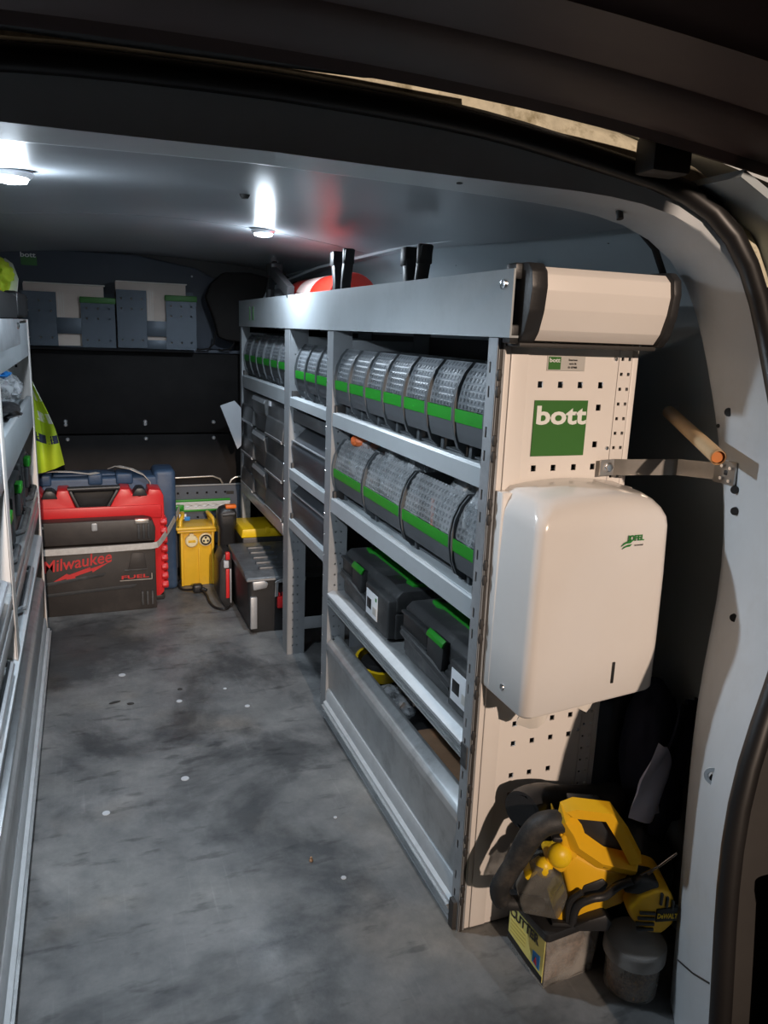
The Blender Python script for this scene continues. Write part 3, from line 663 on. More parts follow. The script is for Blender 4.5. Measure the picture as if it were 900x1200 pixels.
# bags and pieces in the bins
def bag(name, c, rad, seed, mt, label, amp=.32, group=None, freq=2.2, cat='bag'):
    mb = MB(); mb.blob((0, 0, 0), rad, seed, amp, freq, 4); o = one(name, mb, mt, label, cat, group, ang=60); o.location = c; return o
bag('clear_plastic_bag', (.636, 1.66, .695), (.055, .085, .062), 3, m_frost, 'crumpled clear bag filling the far wide bin')
bag('clear_plastic_bag', (.632, 1.49, .705), (.050, .062, .064), 5, m_frost, 'crumpled clear bag poking out of the second wide bin')
bag('clear_plastic_bag', (.635, 1.395, .705), (.045, .045, .068), 8, m_frost, 'clear bag peak standing at the corner of the second wide bin')
bag('clear_plastic_bag', (.640, 1.18, .692), (.06, .058, .066), 11, m_frost, 'clear bag lying in the wide bin with the open top')
bag('white_plastic_bag', (.598, 1.062, .700), (.034, .032, .055), 14, m_frost, 'knotted whitish bag hanging over the narrow bin beside the near frame', .45)
mb = MB(); mb.blob((0, 0, 0), (.035, .03, .02), 4, .3, 2, 3); o = one('orange_pack', mb, mat('orange_pack', (.75, .16, .04), .5), 'orange and white pack on top of the far wide bin', 'pack'); o.location = (.612, 1.69, .748)
mb = MB(); mb.prism([(0, 0), (.012, 0), (.013, .075), (.001, .078)], 'x', 0, .004, .001); o = one('orange_tool', mb, mat('orange_tool', (.72, .13, .03), .45), 'thin orange tool upright behind the clear front of the open wide bin', 'tool'); o.location = (.590, 1.255, .628)
for k, (y, c, rr) in enumerate(((1.30, (.35, .36, .37), .03), (1.41, (.40, .38, .25), .034), (1.18, (.38, .33, .2), .032), (1.62, (.33, .34, .36), .032), (1.52, (.30, .31, .33), .03), (1.08, (.12, .12, .13), .034))):
    mb = MB(); mb.blob((0, 0, 0), (.05, .036, rr), k+20, .3, 2.6, 3)
    o = one('fixings_pack', mb, mat('fixings_pack', c, .45, var=.3, scale=30), ('greyish pack seen dimly behind clear front, third bin from the end panel', 'yellowish pack seen dimly behind clear front, fourth bin from the end panel', 'yellowish pack seen dimly behind clear front, second bin from the end panel', 'grey pack seen dimly behind clear front, sixth bin from the end panel', 'grey pack seen dimly behind clear front, fifth bin from the end panel', 'dark pack seen dimly in bin nearest the end panel')[k], 'pack', 'packs inside the upper bins')
    o.location = (.645, P1+.08+.1078*{0: 2, 1: 3, 2: 1, 3: 5, 4: 4, 5: 0}[k], .842)
for k, (y, c, r3) in enumerate(((1.66, (.28, .24, .19), (.05, .07, .03)), (1.44, (.42, .40, .36), (.05, .08, .032)), (1.24, (.22, .20, .19), (.045, .07, .026)))):
    mb = MB(); mb.blob((0, 0, 0), r3, k+40, .3, 2.6, 3)
    o = one('fixings_pack', mb, mat('loose_fixings', c, .5, var=.45, scale=40), ('brownish packs behind the front of the far wide bin', 'pale packs behind the front of the second wide bin', 'dark fixings in the bottom of the open wide bin')[k], 'pack', 'packs inside the wide bins'); o.location = (.645, y, .632)
mb = MB(); mb.tube([(.565+.02*math.sin(k/3)+.015, 1.385-.011*k/3, .875+.055*(1-((k-9)/9)**2)+.003*k-.02) for k in range(12)], .003, 8)
mb.xf(Matrix.Translation((.03, .02, -.01))); one('white_cable', mb, m_text, 'short white cable curving behind the clear front of an upper bin', 'cable')

# ------------------------------------------------------------------ drawer cabinet and large bins
dc = thing('drawer_cabinet', 'grey plastic drawer cabinet with three columns in the far bay', 'drawers', (.68, 2.58, .40))
D0, D1, DZ0, DZ1 = P3+.004, P4-.022, .405, .772
mb = MB(); mb.box((XF+.012, D0, DZ0), (XB-.012, D1, DZ1), .003); put('carcass', mb, m_dgrey, dc)
mb = MB(); mb.prism([(XF-.002, DZ0-.034), (XF+.02, DZ0-.034), (XF+.02, DZ0+.004), (XF-.004, DZ0+.004), (XF-.004, DZ0-.008)], 'y', D0, D1, .001); put('base_rail', mb, m_alu, dc)
cols = [(D0+.003, D0+.238), (D0+.241, D0+.445), (D0+.448, D1-.003)]
for ci, (y0, y1) in enumerate(cols):
    for r in range(3):
        za = DZ0+.006+r*.121; zb = za+.118
        mb = MB()
        if ci == 1:
            mb.prism([(XF+.012, za), (XF+.006, za), (XF+.004, za+.05), (XF-.004, za+.066), (XF-.008, zb-.016), (XF-.003, zb-.006), (XF+.012, zb)], 'y', y0, y1, .002)
        else:
            mb.prism([(XF+.012, za), (XF-.005, za+.004), (XF-.007, za+.010), (XF-.001, za+.062), (XF+.004, za+.066), (XF+.004, zb), (XF+.012, zb)], 'y', y0, y1, .002)
        d = put('drawer', mb, m_dgrey, dc)
        mb = MB()
        if ci == 1: mb.prism([(XF-.0095, zb-.018), (XF-.007, zb-.019), (XF-.002, zb-.008), (XF-.0045, zb-.005)], 'y', y0+.004, y1-.004)
        else: mb.prism([(XF-.008, za+.002), (XF-.003, za+.001), (XF-.004, za+.011), (XF-.0095, za+.010)], 'y', y0+.004, y1-.004)
        put('drawer_lip', mb, m_galv, d)
        if ci == 0 and r == 2:
            mb = MB(); mb.box((XF+.001, y1-.045, zb-.02), (XF+.0035, y1-.018, zb-.004)); put('paper_label', mb, m_label, d)
for k, z in enumerate((.4385, .5915)):
    t = thing('smoky_tote', ('upper' if k else 'lower')+' smoky grey bin with sloping lip in the middle bay', 'bin', (.68, 2.03, z), 'smoky bins in the middle bay')
    mb = MB(); y0, y1 = P2+.008, P3-.066
    mb.prism([(XF+.012, z), (XB-.03, z), (XB-.03, z+.13), (XF+.055, z+.13), (XF+.010, z+.086), (XF+.004, z+.070)], 'y', y0, y1, .004); put('body', mb, m_bin2, t)
    mb = MB(); mb.tube([(XF+.008, y0+.004, z+.087), (XF+.008, y1-.004, z+.087)], 1, flat=(.003, .0015)); put('front_lip', mb, m_galv, t)
mb = MB(); mb.box((XF+.010, P2+.006, .6955+.04), (XF+.014, P3-.065, .768), .001); put('cover_strip', mb, m_grey, rk)
tray(P2+.002, P3-.062, .444, .03)

# ------------------------------------------------------------------ black tool cases with green handles
def toolcase(y0, y1, h, label, logo, plate_w):
    zb = Z3-.001+.005; t = thing('tool_case', label, 'tool case', (.68, (y0+y1)/2, zb), 'green-handled tool cases on the ribbed shelf')
    x0, x1 = XF+.028, XB-.012; zt = zb+h
    mb = MB(); mb.box((x0+.01, y0, zb), (x1, y1, zb+h*.56), .006, 3); mb.box((x0+.004, y0+.004, zb), (x0+.03, y1-.02, zb+.05), .006)
    put('base', mb, m_blackd, t)
    mb = MB(); mb.prism([(x0+.012, zb+h*.57), (x1, zb+h*.57), (x1, zt-.012), (x1-.02, zt), (x0+.026, zt), (x0+.012, zt-.012)], 'y', y0, y1, .004); ld = put('lid', mb, m_blackd, t)
    # projecting front block with label towards the near end
    mb = MB(); mb.box((x0-.006, y0+.002, zb+.002), (x0+.06, y0+plate_w, zt-.018), .005, 3); fbk = put('front_block', mb, m_blackd, t)
    mb = MB(); mb.box((x0-.0075, y0+plate_w-.082, zb+.020), (x0-.0055, y0+plate_w-.012, zb+.078), .0005); lb = put('white_label', mb, m_label, fbk, 'white picture label')
    # grip recess and latch
    yc = y0+plate_w+.072
    mb = MB(); mb.prism([(x0-.004, zb+h*.40), (x0+.012, zb+h*.36), (x0+.018, zt-.012), (x0+.006, zt-.004), (x0-.002, zt-.014)], 'y', yc-.034, yc+.034, .004); la_ = put('latch', mb, m_blackd, t)
    mb = MB(); mb.prism([(x0-.0055, zt-.016), (x0-.003, zt-.009), (x0+.003, zt-.003), (x0+.006, zt-.005), (x0+.001, zt-.012), (x0-.002, zt-.018)], 'y', yc-.035, yc+.035, .001); put('latch_grip', mb, m_green, la_, 'green latch grip')
    y2 = yc+.042
    mb = MB(); mb.box((x0+.002, y2, zb+h*.5), (x0+.02, y1-.01, zb+h*.86), .006, 3); pk = put('front_pocket', mb, m_black, t)
    for z in (zb+h*.52, zb+h*.84):
        mb = MB(); mb.box((x0-.001, y2-.002, z-.003), (x0+.01, y1-.008, z+.003), .0015); put('rib', mb, m_blackd, pk)
    mb = MB(); mb.tube([(x0+.004, y0+plate_w+.004, zb+.03), (x0-.002, yc, zb+.045), (x0+.002, y1-.02, zb+.05)], .009, 8); put('front_grip', mb, m_blackd, t)
    # green carrying bar across the lid
    ym = (y0+y1)/2; L = (y1-y0)*.43
    bx = x0+.060
    mb = MB(); mb.prism([(bx, ym-L), (bx+.046, ym-L-.010), (bx+.050, ym-L+.022), (bx+.034, ym-L+.040), (bx+.034, ym+L-.040), (bx+.050, ym+L-.022), (bx+.046, ym+L+.010), (bx, ym+L), (bx-.004, ym+L-.03), (bx+.006, ym+L-.045), (bx+.006, ym-L+.045), (bx-.004, ym-L+.03)], 'z', zt-.002, zt+.006, .0015); hd = put('carrying_bar', mb, m_green, t, 'green carrying bar')
    for y in (ym-L+.014, ym+L-.014):
        mb = MB(); mb.box((bx+.012, y-.010, zt+.005), (bx+.026, y+.010, zt+.0066)); put('slot', mb, m_black, hd)
    mb = MB(); mb.box((x0+.030, ym-L+.03, zt-.0005), (x0+.062, ym-L+.085, zt+.0010), .0005); put('grip_recess', mb, m_black, ld)
    # picture on the label
    mb = MB(); yb, ya = y0+plate_w-.082, y0+plate_w-.012
    mb.box((x0-.0082, (ya+yb)/2+.002, zb+.036), (x0-.0072, ya-.006, zb+.060), .0004); put('picture', mb, m_blk, lb)
    mb = MB(); mb.box((x0-.0082, yb+.004, zb+.030), (x0-.0072, yb+(ya-yb)*.38, zb+.048), .0004); put('picture', mb, m_silver, lb)
    mb = MB(); mb.box((x0-.0082, yb+.004, zb+.064), (x0-.0072, yb+.012, zb+.072), .0004); put('picture', mb, m_logogreen, lb)
    if logo: text('lettering', 'bott', m_silver, ld, (x0+.0105, y1-.012, zt-.034), (0, -1, 0), (0, 0, 1), .015, .052, .01)
    return t
toolcase(1.424, 1.774, .108, 'black tool case with green latch, farther of two on the ribbed shelf', False, .145)
toolcase(1.022, 1.374, .108, 'black tool case with green latch and raised lettering, next to the near frame', True, .105)
# under the shelf
t = thing('wooden_box', 'low brown board box behind the aluminium flap near the frame', 'box', (.69, 1.22, 0))
mb = MB(); mb.box((.605, 1.04, 0), (.795, 1.445, .112), .002); put('body', mb, m_ply2, t)
mb = MB(); mb.box((.602, 1.037, .1125), (.798, 1.448, .120), .002); put('lid', mb, m_ply2, t)
t = thing('cable_reel', 'black cable reel behind the aluminium flap', 'cable reel', (.685, 1.56, 0))
mb = MB(); mb.lathe([(0, 0), (.082, 0), (.084, .012), (.05, .016), (.05, .066), (.084, .070), (.084, .084), (.03, .086), (0, .086)], (.69, 1.56, 0), 32); put('drum', mb, m_black, t)
mb = MB()
for k in range(4): mb.lathe([(.054+.006*(k % 2), .022+.011*k-.006), (.066, .022+.011*k), (.054, .022+.011*k+.006)], (.69, 1.56, 0), 28)
put('wound_cable', mb, m_rubber, t)
bag('clear_plastic_bag', (.665, 1.585, .118), (.05, .06, .035), 31, m_frost, 'small clear bag lying on the black reel under the ribbed shelf')
t = thing('yellow_headset', 'yellow banded black tool under the ribbed shelf, half hidden by the flap', 'tool', (.66, 1.71, .0))
mb = MB(); mb.lathe([(0, 0), (.050, 0), (.056, .02), (.056, .12), (.050, .135), (0, .138)], (.675, 1.712, 0), 26); put('drum', mb, m_black, t)
mb = MB(); mb.tube([(.675+.058*math.cos(a), 1.712+.058*math.sin(a), .165+.012*math.sin(a)) for a in [math.pi*.5+math.pi*1.2*k/14 for k in range(15)]], 1, flat=(.004, .016)); put('yellow_band', mb, m_yel3, t)
mb = MB(); mb.lathe([(.050, .136), (.052, .165), (.046, .18), (0, .184)], (.675, 1.712, 0), 24); put('cap', mb, m_black, t)

# ------------------------------------------------------------------ things on the top tray
ex = thing('fire_extinguisher', 'red cylinder lying on top of the long tray near the far light', 'fire extinguisher', (.69, 2.35, BB+.006))
R = .075; zc = BB+.006+R
mb = MB(); mb.lathe([(0, 0), (R*.80, 0), (R*.96, .004), (R, .014), (R, .50), (R*.9, .53), (R*.6, .56), (.02, .575), (.02, .60), (0, .60)], (.70, 2.07, zc), 36, 'y'); bd = put('cylinder', mb, m_ext, ex)
mb = MB(); mb.lathe([(R*1.001, .20), (R*1.008, .202), (R*1.008, .36), (R*1.001, .362)], (.70, 2.07, zc), 36, 'y'); put('printed_band', mb, mat('pale_label', (.75, .55, .5), .4), bd)
mb = MB(); mb.box((.69, 2.665, zc-.01), (.71, 2.73, zc+.03), .004); mb.box((.694, 2.67, zc+.03), (.706, 2.76, zc+.045), .004); put('valve_handle', mb, m_black, ex)
mb = MB(); mb.box((.61, 2.0, BB+.006), (.78, 2.055, BB+.055), .006); one('grey_block', mb, m_ltgrey, 'pale grey wedge in front of the red cylinder on the tray', 'block')
def jaws(y, x, h, sp_, label):
    t = thing('black_clamp', label, 'clamp', (x, y, BB+.006), 'clamps standing on the top tray')
    z0 = BB+.006
    for s in (-1, 1):
        mb = MB(); yy = y+s*sp_*.5
        mb.prism([(yy+s*.002-.007, z0), (yy+s*.002+.008, z0), (yy+s*sp_*.35+.010, z0+h*.6), (yy+s*sp_*.75+.010, z0+h), (yy+s*sp_*.75-.012, z0+h+.004), (yy+s*sp_*.2-.009, z0+h*.6)], 'x', x-.012, x+.012, .003); put('jaw', mb, m_black, t)
        mb = MB(); mb.box((x-.0135, yy+s*sp_*.55-.010, z0+h-.03), (x+.0135, yy+s*sp_*.75+.012, z0+h+.006), .003); put('pad', mb, m_rubber, t)
    mb = MB(); mb.box((x-.014, y-sp_-.01, z0), (x+.014, y+sp_+.01, z0+.03), .004); put('base', mb, m_black, t)
jaws(1.87, .60, .178, .040, 'black upright clamp jaws beside the red cylinder'); jaws(1.41, .60, .150, .032, 'black upright clamp jaws standing alone on the tray, farther right')
t = thing('bar_clamp', 'black bar clamp with bright head lying slanted over the tray edge', 'clamp', (.59, 2.35, BB))
mb = MB(); mb.tube([(.560, 2.22, 1.098), (.60, 2.62, 1.182)], 1, flat=(.010, .016)); put('bar', mb, m_black, t)
mb = MB(); mb.box((.585, 2.58, 1.16), (.625, 2.66, 1.205), .006); mb.tube([(.605, 2.64, 1.17), (.61, 2.70, 1.13), (.61, 2.72, BB+.006)], .014, 8); put('head', mb, m_black, t)
mb = MB(); mb.cyl((.60, 2.60, 1.205), (.60, 2.61, 1.222), .010, n=12); put('screw_head', mb, m_chrome, t)
bag('grey_sack', (.70, 2.86, BB+.075), (.08, .08, .075), 51, m_ltgrey, 'grey sack lying at the far end of the top tray', .25)
# ceiling lights
def clight(loc, label):
    t = thing('ceiling_light', label, 'light', loc, 'round lights on the van ceiling')
    x, y, z = loc
    mb = MB(); mb.lathe([(0, .0), (.030, .0), (.032, -.006), (.026, -.012), (.022, -.012)], loc, 28); put('housing', mb, m_screwm, t)
    mb = MB(); mb.lathe([(.025, -.010), (.022, -.017), (0, -.021)], loc, 24); put('lens', mb, m_led, t)
for loc, wv, lab in ((LED_A, LED_W[0], 'bright round light on the ceiling at the left edge'), (LED_B, LED_W[1], 'bright round light on the ceiling above the red cylinder')):
    x, y = loc[0], loc[1]; z = ceil_z(x, y)-.004
    clight((x, y, z), lab); ll = lamp('led_lamp', 'SPOT', (x, y, z-.022), wv, LED_COL, .018); ll.data.spot_size = math.radians(172); ll.data.spot_blend = .35; lamp('led_glow', 'POINT', (x, y, z-.03), wv*.08, LED_COL, .02)

# ------------------------------------------------------------------ towel dispenser, bracket, tube
dp = thing('towel_dispenser', 'cream-white paper towel dispenser with green logo on the end panel', 'towel dispenser', (.683, .93, .465))
def ring(z, x0, x1, yf, yb, r, n=6, dz=lambda x, y: 0):
    pts = [(x1, yb), (x1, yf+r)]+[(x1-r+r*math.cos(a), yf+r-r*math.sin(a)) for a in [math.pi/2*k/n for k in range(1, n)]]
    pts += [(x1-r-(x1-x0-2*r)*k/6, yf) for k in range(7)]
    pts += [(x0+r-r*math.sin(a), yf+r-r*math.cos(a)) for a in [math.pi/2*k/n for k in range(1, n)]]+[(x0, yf+r), (x0, yb)]
    pts += [(x0+(x1-x0)*k/7, yb) for k in range(1, 7)]
    return [(x, y, z+dz(x, y)) for x, y in pts]
yb = P1-.004
slope = lambda x, y: (y-.87)*-.18-.02*((x-.683)/.117)**2*0
rings = []
for z, g, k in ((.470, .002, 0), (.474, 0, 0), (.55, 0, 0), (.66, .001, 0), (.738, .003, 0)): rings.append(ring(z, .567+g, .799-g, .866+g, yb, .016, dz=lambda x, y: (.02*(x-.683)/.117*(.5) if z < .5 else 0)))
for a in (20, 40, 60, 78):
    q = math.radians(a); e = 1-math.cos(q)
    rings.append(ring(.738+.034*math.sin(q), .570+.026*e, .796-.026*e, .869+.038*e, yb, .016+.014*e, dz=lambda x, y: .014*(1-((x-.683)/.12)**2)*math.sin(q)+.05*max(0, y-.87)*math.sin(q)))
mb = MB(); mb.loft(rings); dbd = put('cover', mb, m_disp, dp, ang=60)
mb = MB(); mb.prism(rrect(.5665, yb-.02, .8, yb+.002, .003), 'z', .466, .775, .002); put('back_plate', mb, m_disp, dp)
mb = MB(); mb.box((.7135, .8645, .500), (.7185, .8665, .534), .0008); put('level_window', mb, m_blk, dbd)
text('logo_lettering', 'JOFEL', m_logogreen, dbd, (.716, .8662, .7175), (1, 0, 0), (0, 0, 1), .0115, .029, .03)
text('logo_lettering', 'essential', m_blk, dbd, (.730, .8662, .7125), (1, 0, 0), (0, 0, 1), .0028, .014)
mb = MB()
plate(mb, (.706, .8664, .7125), (1, 0, 0), (0, 0, 1), [(0, 0), (.008, .004), (.016, .0045), (.021, .009), (.012, .008), (.005, .0055)], .0005)
plate(mb, (.708, .8664, .7085), (1, 0, 0), (0, 0, 1), [(0, 0), (.007, .003), (.013, .0035), (.017, .007), (.010, .0062), (.004, .004)], .0005)
put('logo_leaf', mb, m_logogreen, dbd)
for (x, z) in ((.5675, .484),):
    mb = MB(); mb.lathe([(.006, 0), (.005, -.003), (0, -.004)], (x+.001, .93, z), 12, 'x'); put('lock', mb, m_chrome, dbd)
mb = MB(); rows = []
for j in range(11):
    v = j/10; row = []
    for i in range(21):
        u = i/20; drop = .052*(1-u)**.7*(.75+.25*math.cos(u*9))+.012
        row.append((.588+.162*u+.012*v*(1-u), .900+.012*math.sin(u*13+v*2)*(.3+v)+.02*v, .474-drop*v-.006*math.sin(u*21+v*5)*v))
    rows.append(row)
mb.sheet(rows, .0012); put('paper_towel', mb, m_paper, None, 'crumpled paper towel hanging out below the dispenser', 'paper towel', ang=70)

bk = thing('steel_bracket', 'cranked flat steel bracket bolted from end panel to door pillar', 'bracket', (.80, .92, .815))
def bar(pts, h, th):
    mb = MB(); bm = bmesh.new(); rows = [[bm.verts.new((x, y, z+s*h)) for s in (-1, 1)] for x, y, z in pts]
    for a, b in zip(rows, rows[1:]): bm.faces.new((a[0], b[0], b[1], a[1]))
    bmesh.ops.recalc_face_normals(bm, faces=bm.faces); bmesh.ops.solidify(bm, geom=list(bm.faces), thickness=th); mb.add(bm); return mb
put('bar', bar([(.742, .982, .806), (.768, .982, .807), (.782, .965, .809), (.848, .945, .811), (.856, .938, .812), (.866, .845, .820), (.858, .832, .821)], .0125, .003), m_steel, bk)
mb = MB(); mb.lathe([(.0085, 0), (.0085, -.002), (.0062, -.0025), (.006, -.006), (0, -.0065)], (.756, .9795, .807), 6, 'y'); put('bolt', mb, m_chrome, bk)
mb = MB(); mb.lathe([(.011, 0), (.011, -.0015), (0, -.0018)], (.756, .981, .807), 18, 'y'); put('washer', mb, m_steel, bk)
pl_ = bar([(.8625, .868, .819), (.8545, .838, .8215), (.8455, .812, .823)], .0165, .0025); pp = put('slotted_plate', pl_, m_steel, bk)
for (y, dz) in ((.845, .009), (.822, .009), (.845, -.009), (.822, -.009)):
    x = .8575+(y-.85)*.33-.004
    mb = MB(); mb.cyl((x+.002, y, .8215+dz), (x-.0025, y, .8215+dz), .0032, .0026, 10); put('screw', mb, m_chrome, pp)
mb = MB(); mb.box((.850, .829, .818), (.8535, .840, .825), .001); put('slot', mb, m_blk, pp)

tb = thing('tan_tube', 'thin tan tube with orange hollow end poking out above the bracket', 'tube', (.85, .93, .865))
A = V((.790, .793, .852)); B = V((.898, 1.02, .888)); d = (B-A).normalized()
mb = MB(); mb.tube([A, A+d*.1, B], .0105, 18, caps=False); mb.tube([A, A+d*.004], [.0105, .0105], 18, caps=False); put('tube_wall', mb, m_wood, tb)
mb = MB(); mb.tube([A+d*.0005, A+d*.03], .0085, 18, caps=True); mb.xf(Matrix.Translation(d*.004)); put('inside', mb, m_orange, tb)
mb = MB(); mb.tube([A+d*.002, A-d*.0], [.0105, .009], 18, caps=False); put('end_rim', mb, m_wood, tb)

# ------------------------------------------------------------------ bulkhead: document holders, drape, wires, lashing panel
def holder(x0, w, zt, label, split, tabx, card_dx, slot):
    """wall holder of slate steel with a U-cut front, a green tab and a card inside"""
    t = thing('document_holder', label, 'document holder', (x0+w/2, 3.04, .905), 'steel holders on the bulkhead')
    z0 = .905; y = 3.0; (a, b) = split
    def hl(xa, xb, za, zb, rows):
        n = 3; return [(xa+(xb-xa)*(i+.5)/n, r, .006, .006) for i in range(n) for r in rows]
    mb = MB(); mb.perf('y', x0, x0+a, z0, zt-.015, y, y+.002, hl(x0, x0+a, 0, 0, (zt-.045, zt-.080, z0+.030))); put('front_plate', mb, m_boxmetal, t)
    mb = MB(); mb.perf('y', x0+b, x0+w, z0, zt-.045, y-.001, y+.001, hl(x0+b, x0+w, 0, 0, (zt-.065, zt-.10, z0+.025))); put('front_plate', mb, m_boxmetal, t)
    mb = MB(); mb.box((x0+a-.002, y-.0005, z0+.045), (x0+b+.002, y+.0015, z0+.10), .0005)
    put('front_bridge', mb, m_boxmetal, t)
    if slot:
        mb = MB(); mb.box((x0+a-.002, y-.0005, z0), (x0+b+.002, y+.0015, z0+.032), .0005); put('front_bridge', mb, m_boxmetal, t)
    mb = MB(); mb.box((x0, y, z0), (x0+.002, y+.105, zt-.02)); mb.box((x0+w-.002, y, z0), (x0+w, y+.105, zt-.05)); mb.box((x0, y, z0), (x0+w, y+.08, z0+.002)); mb.box((x0, y+.09, z0), (x0+w, y+.105, zt-.01)); put('tray', mb, m_boxmetal, t)
    mb = MB(); mb.box((x0+b-.003, y-.004, zt-.047), (x0+w+.004, y+.016, zt-.026), .003); put('green_tab', mb, m_greend, t, 'green tab')
    c = thing('card_pack', label.split(' holder')[0].replace('slate', 'pale pinkish card sheaf standing in the').replace(' steel', ' slate')+' holder', 'card', (x0+w/2, y+.03, z0+.002))
    mb = MB(); mb.box((x0+card_dx, y+.012, z0+.003), (x0+w-.035, y+.060, zt+.012), .002); put('sheaf', mb, m_card, c)
    for k in range(3):
        mb = MB(); mb.box((x0+a+.006+.008*k, y+.0105, z0+.055+.012*k), (x0+a+.0075+.008*k, y+.0122, zt-.015)); put('print_line', mb, m_silver, c)
    mb = MB(); mb.box((x0+card_dx+.002, y+.010, zt+.0125), (x0+w-.03, y+.062, zt+.016), .001); put('top_sheet', mb, m_paper, c)
holder(-.190, .304, 1.105, 'slate left steel holder on the bulkhead above the black panels', (.112, .190), 0, .008, False)
holder(.119, .280, 1.125, 'slate right steel holder on the bulkhead near the shelving', (.105, .172), 0, -.0, True)

t = thing('black_drape', 'black stiff cover hanging right of the holders behind the shelving end', 'cover', (.52, 3.0, .94))
mb = MB(); mb.prism([(.432, 1.10), (.452, 1.148), (.50, 1.19), (.60, 1.195), (.72, 1.17), (.72, .93), (.60, .935), (.505, .945), (.478, .955), (.462, 1.02)], 'y', 2.985, 3.03, .01); put('cover', mb, m_lining, t)
mb = MB()
for (a, b, c) in ((.405, .470, .955), (.49, .545, .955)):
    mb.tube([(a, 3.06, .908+.0), (a+.01, 3.05, .905), ((a+b)/2+.01, 3.035, .91), (b-.004, 3.02, .93), (b, 3.0, c+.02)], .0032, 8)
put('wire_loop', mb, m_rubber, t)

lp = thing('perforated_panel', 'slate perforated panel low on the bulkhead carrying a green-edged lashing rail', 'panel', (.43, 3.07, .06))
mb = MB(); mb.perf('y', .285, .575, .04, .378, 3.066, 3.070, [(x, z, .008, .008) for z in (.345, .245, .21, .13, .09) for x in (.325, .362, .40, .437, .474, .51)]); put('plate', mb, m_panelblue, lp)
mb = MB(); mb.box((.285, 3.060, .3745), (.575, 3.072, .379), .001); put('top_edge', mb, m_rack, lp)
mb = MB(); mb.box((.515, 3.0655, .335), (.545, 3.067, .348)); put('cut_out', mb, m_blk, lp)
mb = MB()
n = 44; x0, x1 = .290, .528
mb.prism([(x0, .312), (x1, .312), (x1, .306)]+[(x1-(x1-x0)*k/n, .3015+.0035*math.cos(k*2*math.pi/6.3)) for k in range(n+1)]+[(x0, .306)], 'y', 3.052, 3.066)
mb.prism([(x0, .281), (x1, .281), (x1, .287)]+[(x1-(x1-x0)*k/n, .2925-.0035*math.cos(k*2*math.pi/6.3)) for k in range(n+1)]+[(x0, .287)], 'y', 3.052, 3.066)
mb.box((x0, 3.062, .28), (x1, 3.066, .312)); lr = put('lashing_rail', mb, m_alu_lt, lp)
for z in (.3165, .2765):
    mb = MB(); mb.box((x0, 3.053, z-.004), (x1, 3.066, z+.004), .001); put('green_edge', mb, m_green, lr)
mb = MB(); mb.box((.308, 3.040, .281), (.345, 3.054, .303), .004); mb.box((.316, 3.034, .286), (.336, 3.042, .298), .003); put('green_fitting', mb, m_green, lp, 'green fitting in the rail')
mb = MB(); mb.tube([(.26, 3.062, .408), (.46, 3.062, .412), (.49, 3.062, .40), (.50, 3.062, .38)], .004, 10); mb.tube([(.528, 3.062, .38), (.535, 3.062, .395), (.55, 3.062, .405), (.60, 3.062, .41)], .004, 10); one('chrome_rail', mb, m_steel, 'thin bright rail along the top of the slate perforated panel', 'rail')
mb = MB(); mb.prism([(.467, .709), (.520, .727), (.545, .70), (.545, .56), (.530, .545)], 'y', 2.895, 2.899, .0005); one('grey_plate', mb, m_ltgrey, 'pale grey pointed sheet leaning out beside the far end of the drawers', 'sheet')

# ------------------------------------------------------------------ boxes and cases on the floor at the far end
bl = thing('blue_case', 'large dusty blue tool case standing against the bulkhead behind the red case', 'tool case', (.05, 2.985, 0))
mb = MB(); mb.box((-.24, 2.915, 0), (.245, 3.05, .448), .012, 3); bb_ = put('body', mb, m_navy, bl)
mb = MB(); mb.box((.222, 2.912, .0), (.302, 3.052, .470), .018, 3); put('end_block', mb, m_navy, bl)
for x, w in ((-.17, .09), (.12, .06), (.02, .05)):
    mb = MB(); mb.box((x-w/2, 2.908, .42), (x+w/2, 3.0, .462), .008, 3); put('top_rib', mb, m_navy, bl)
mb = MB(); mb.box((-.12, 2.93, .449), (.09, 3.02, .458), .004); put('top_grip', mb, m_navy, bl)

rc = thing('red_case', 'large red tool case with black trapezoid handle recess behind the black box', 'tool case', (.04, 2.85, 0))
outl = [(x, z-(.022 if z > .3 else 0)) for x, z in [(-.23, .02), (.225, .02), (.240, .035), (.248, .33), (.246, .42), (.236, .440), (.195, .444), (.193, .425), (.165, .418), (.140, .428), (.132, .446), (.100, .448), (.080, .415), (.066, .388), (.054, .372), (-.036, .372), (-.05, .388), (-.070, .448), (-.105, .448), (-.108, .43), (-.15, .43), (-.16, .448), (-.22, .448), (-.23, .43)]]
mb = MB(); mb.prism(outl, 'y', 2.80, 2.905, .004); put('shell', mb, m_red, rc)
mb = MB(); mb.box((-.22, 2.791, .318), (.238, 2.802, .366), .004); put('front_ledge', mb, m_red, rc)
mb = MB(); mb.prism([(-.068, .444), (-.044, .384), (-.034, .374), (.052, .374), (.062, .384), (.096, .444), (.086, .446), (.054, .390), (.046, .384), (-.028, .384), (-.036, .390), (-.058, .446)], 'y', 2.797, 2.84, .002); mb.xf(Matrix.Translation((0, 0, -.022))); put('handle_frame', mb, m_black, rc)
mb = MB(); mb.prism([(-.064, .442), (.092, .442), (.054, .378), (-.036, .378)], 'y', 2.845, 2.86, .002); mb.tube([(-.072, 2.82, .448), (.10, 2.82, .450)], .010, 10); mb.xf(Matrix.Translation((0, 0, -.022))); put('carry_handle', mb, m_black, rc)
for x in (.165, -.13):
    mb = MB(); mb.prism([(x-.026, .422), (x+.026, .422), (x+.018, .442), (x+.008, .450), (x-.010, .450), (x-.018, .440)], 'y', 2.792, 2.86, .003); mb.xf(Matrix.Translation((0, 0, -.022))); put('latch', mb, m_black, rc)
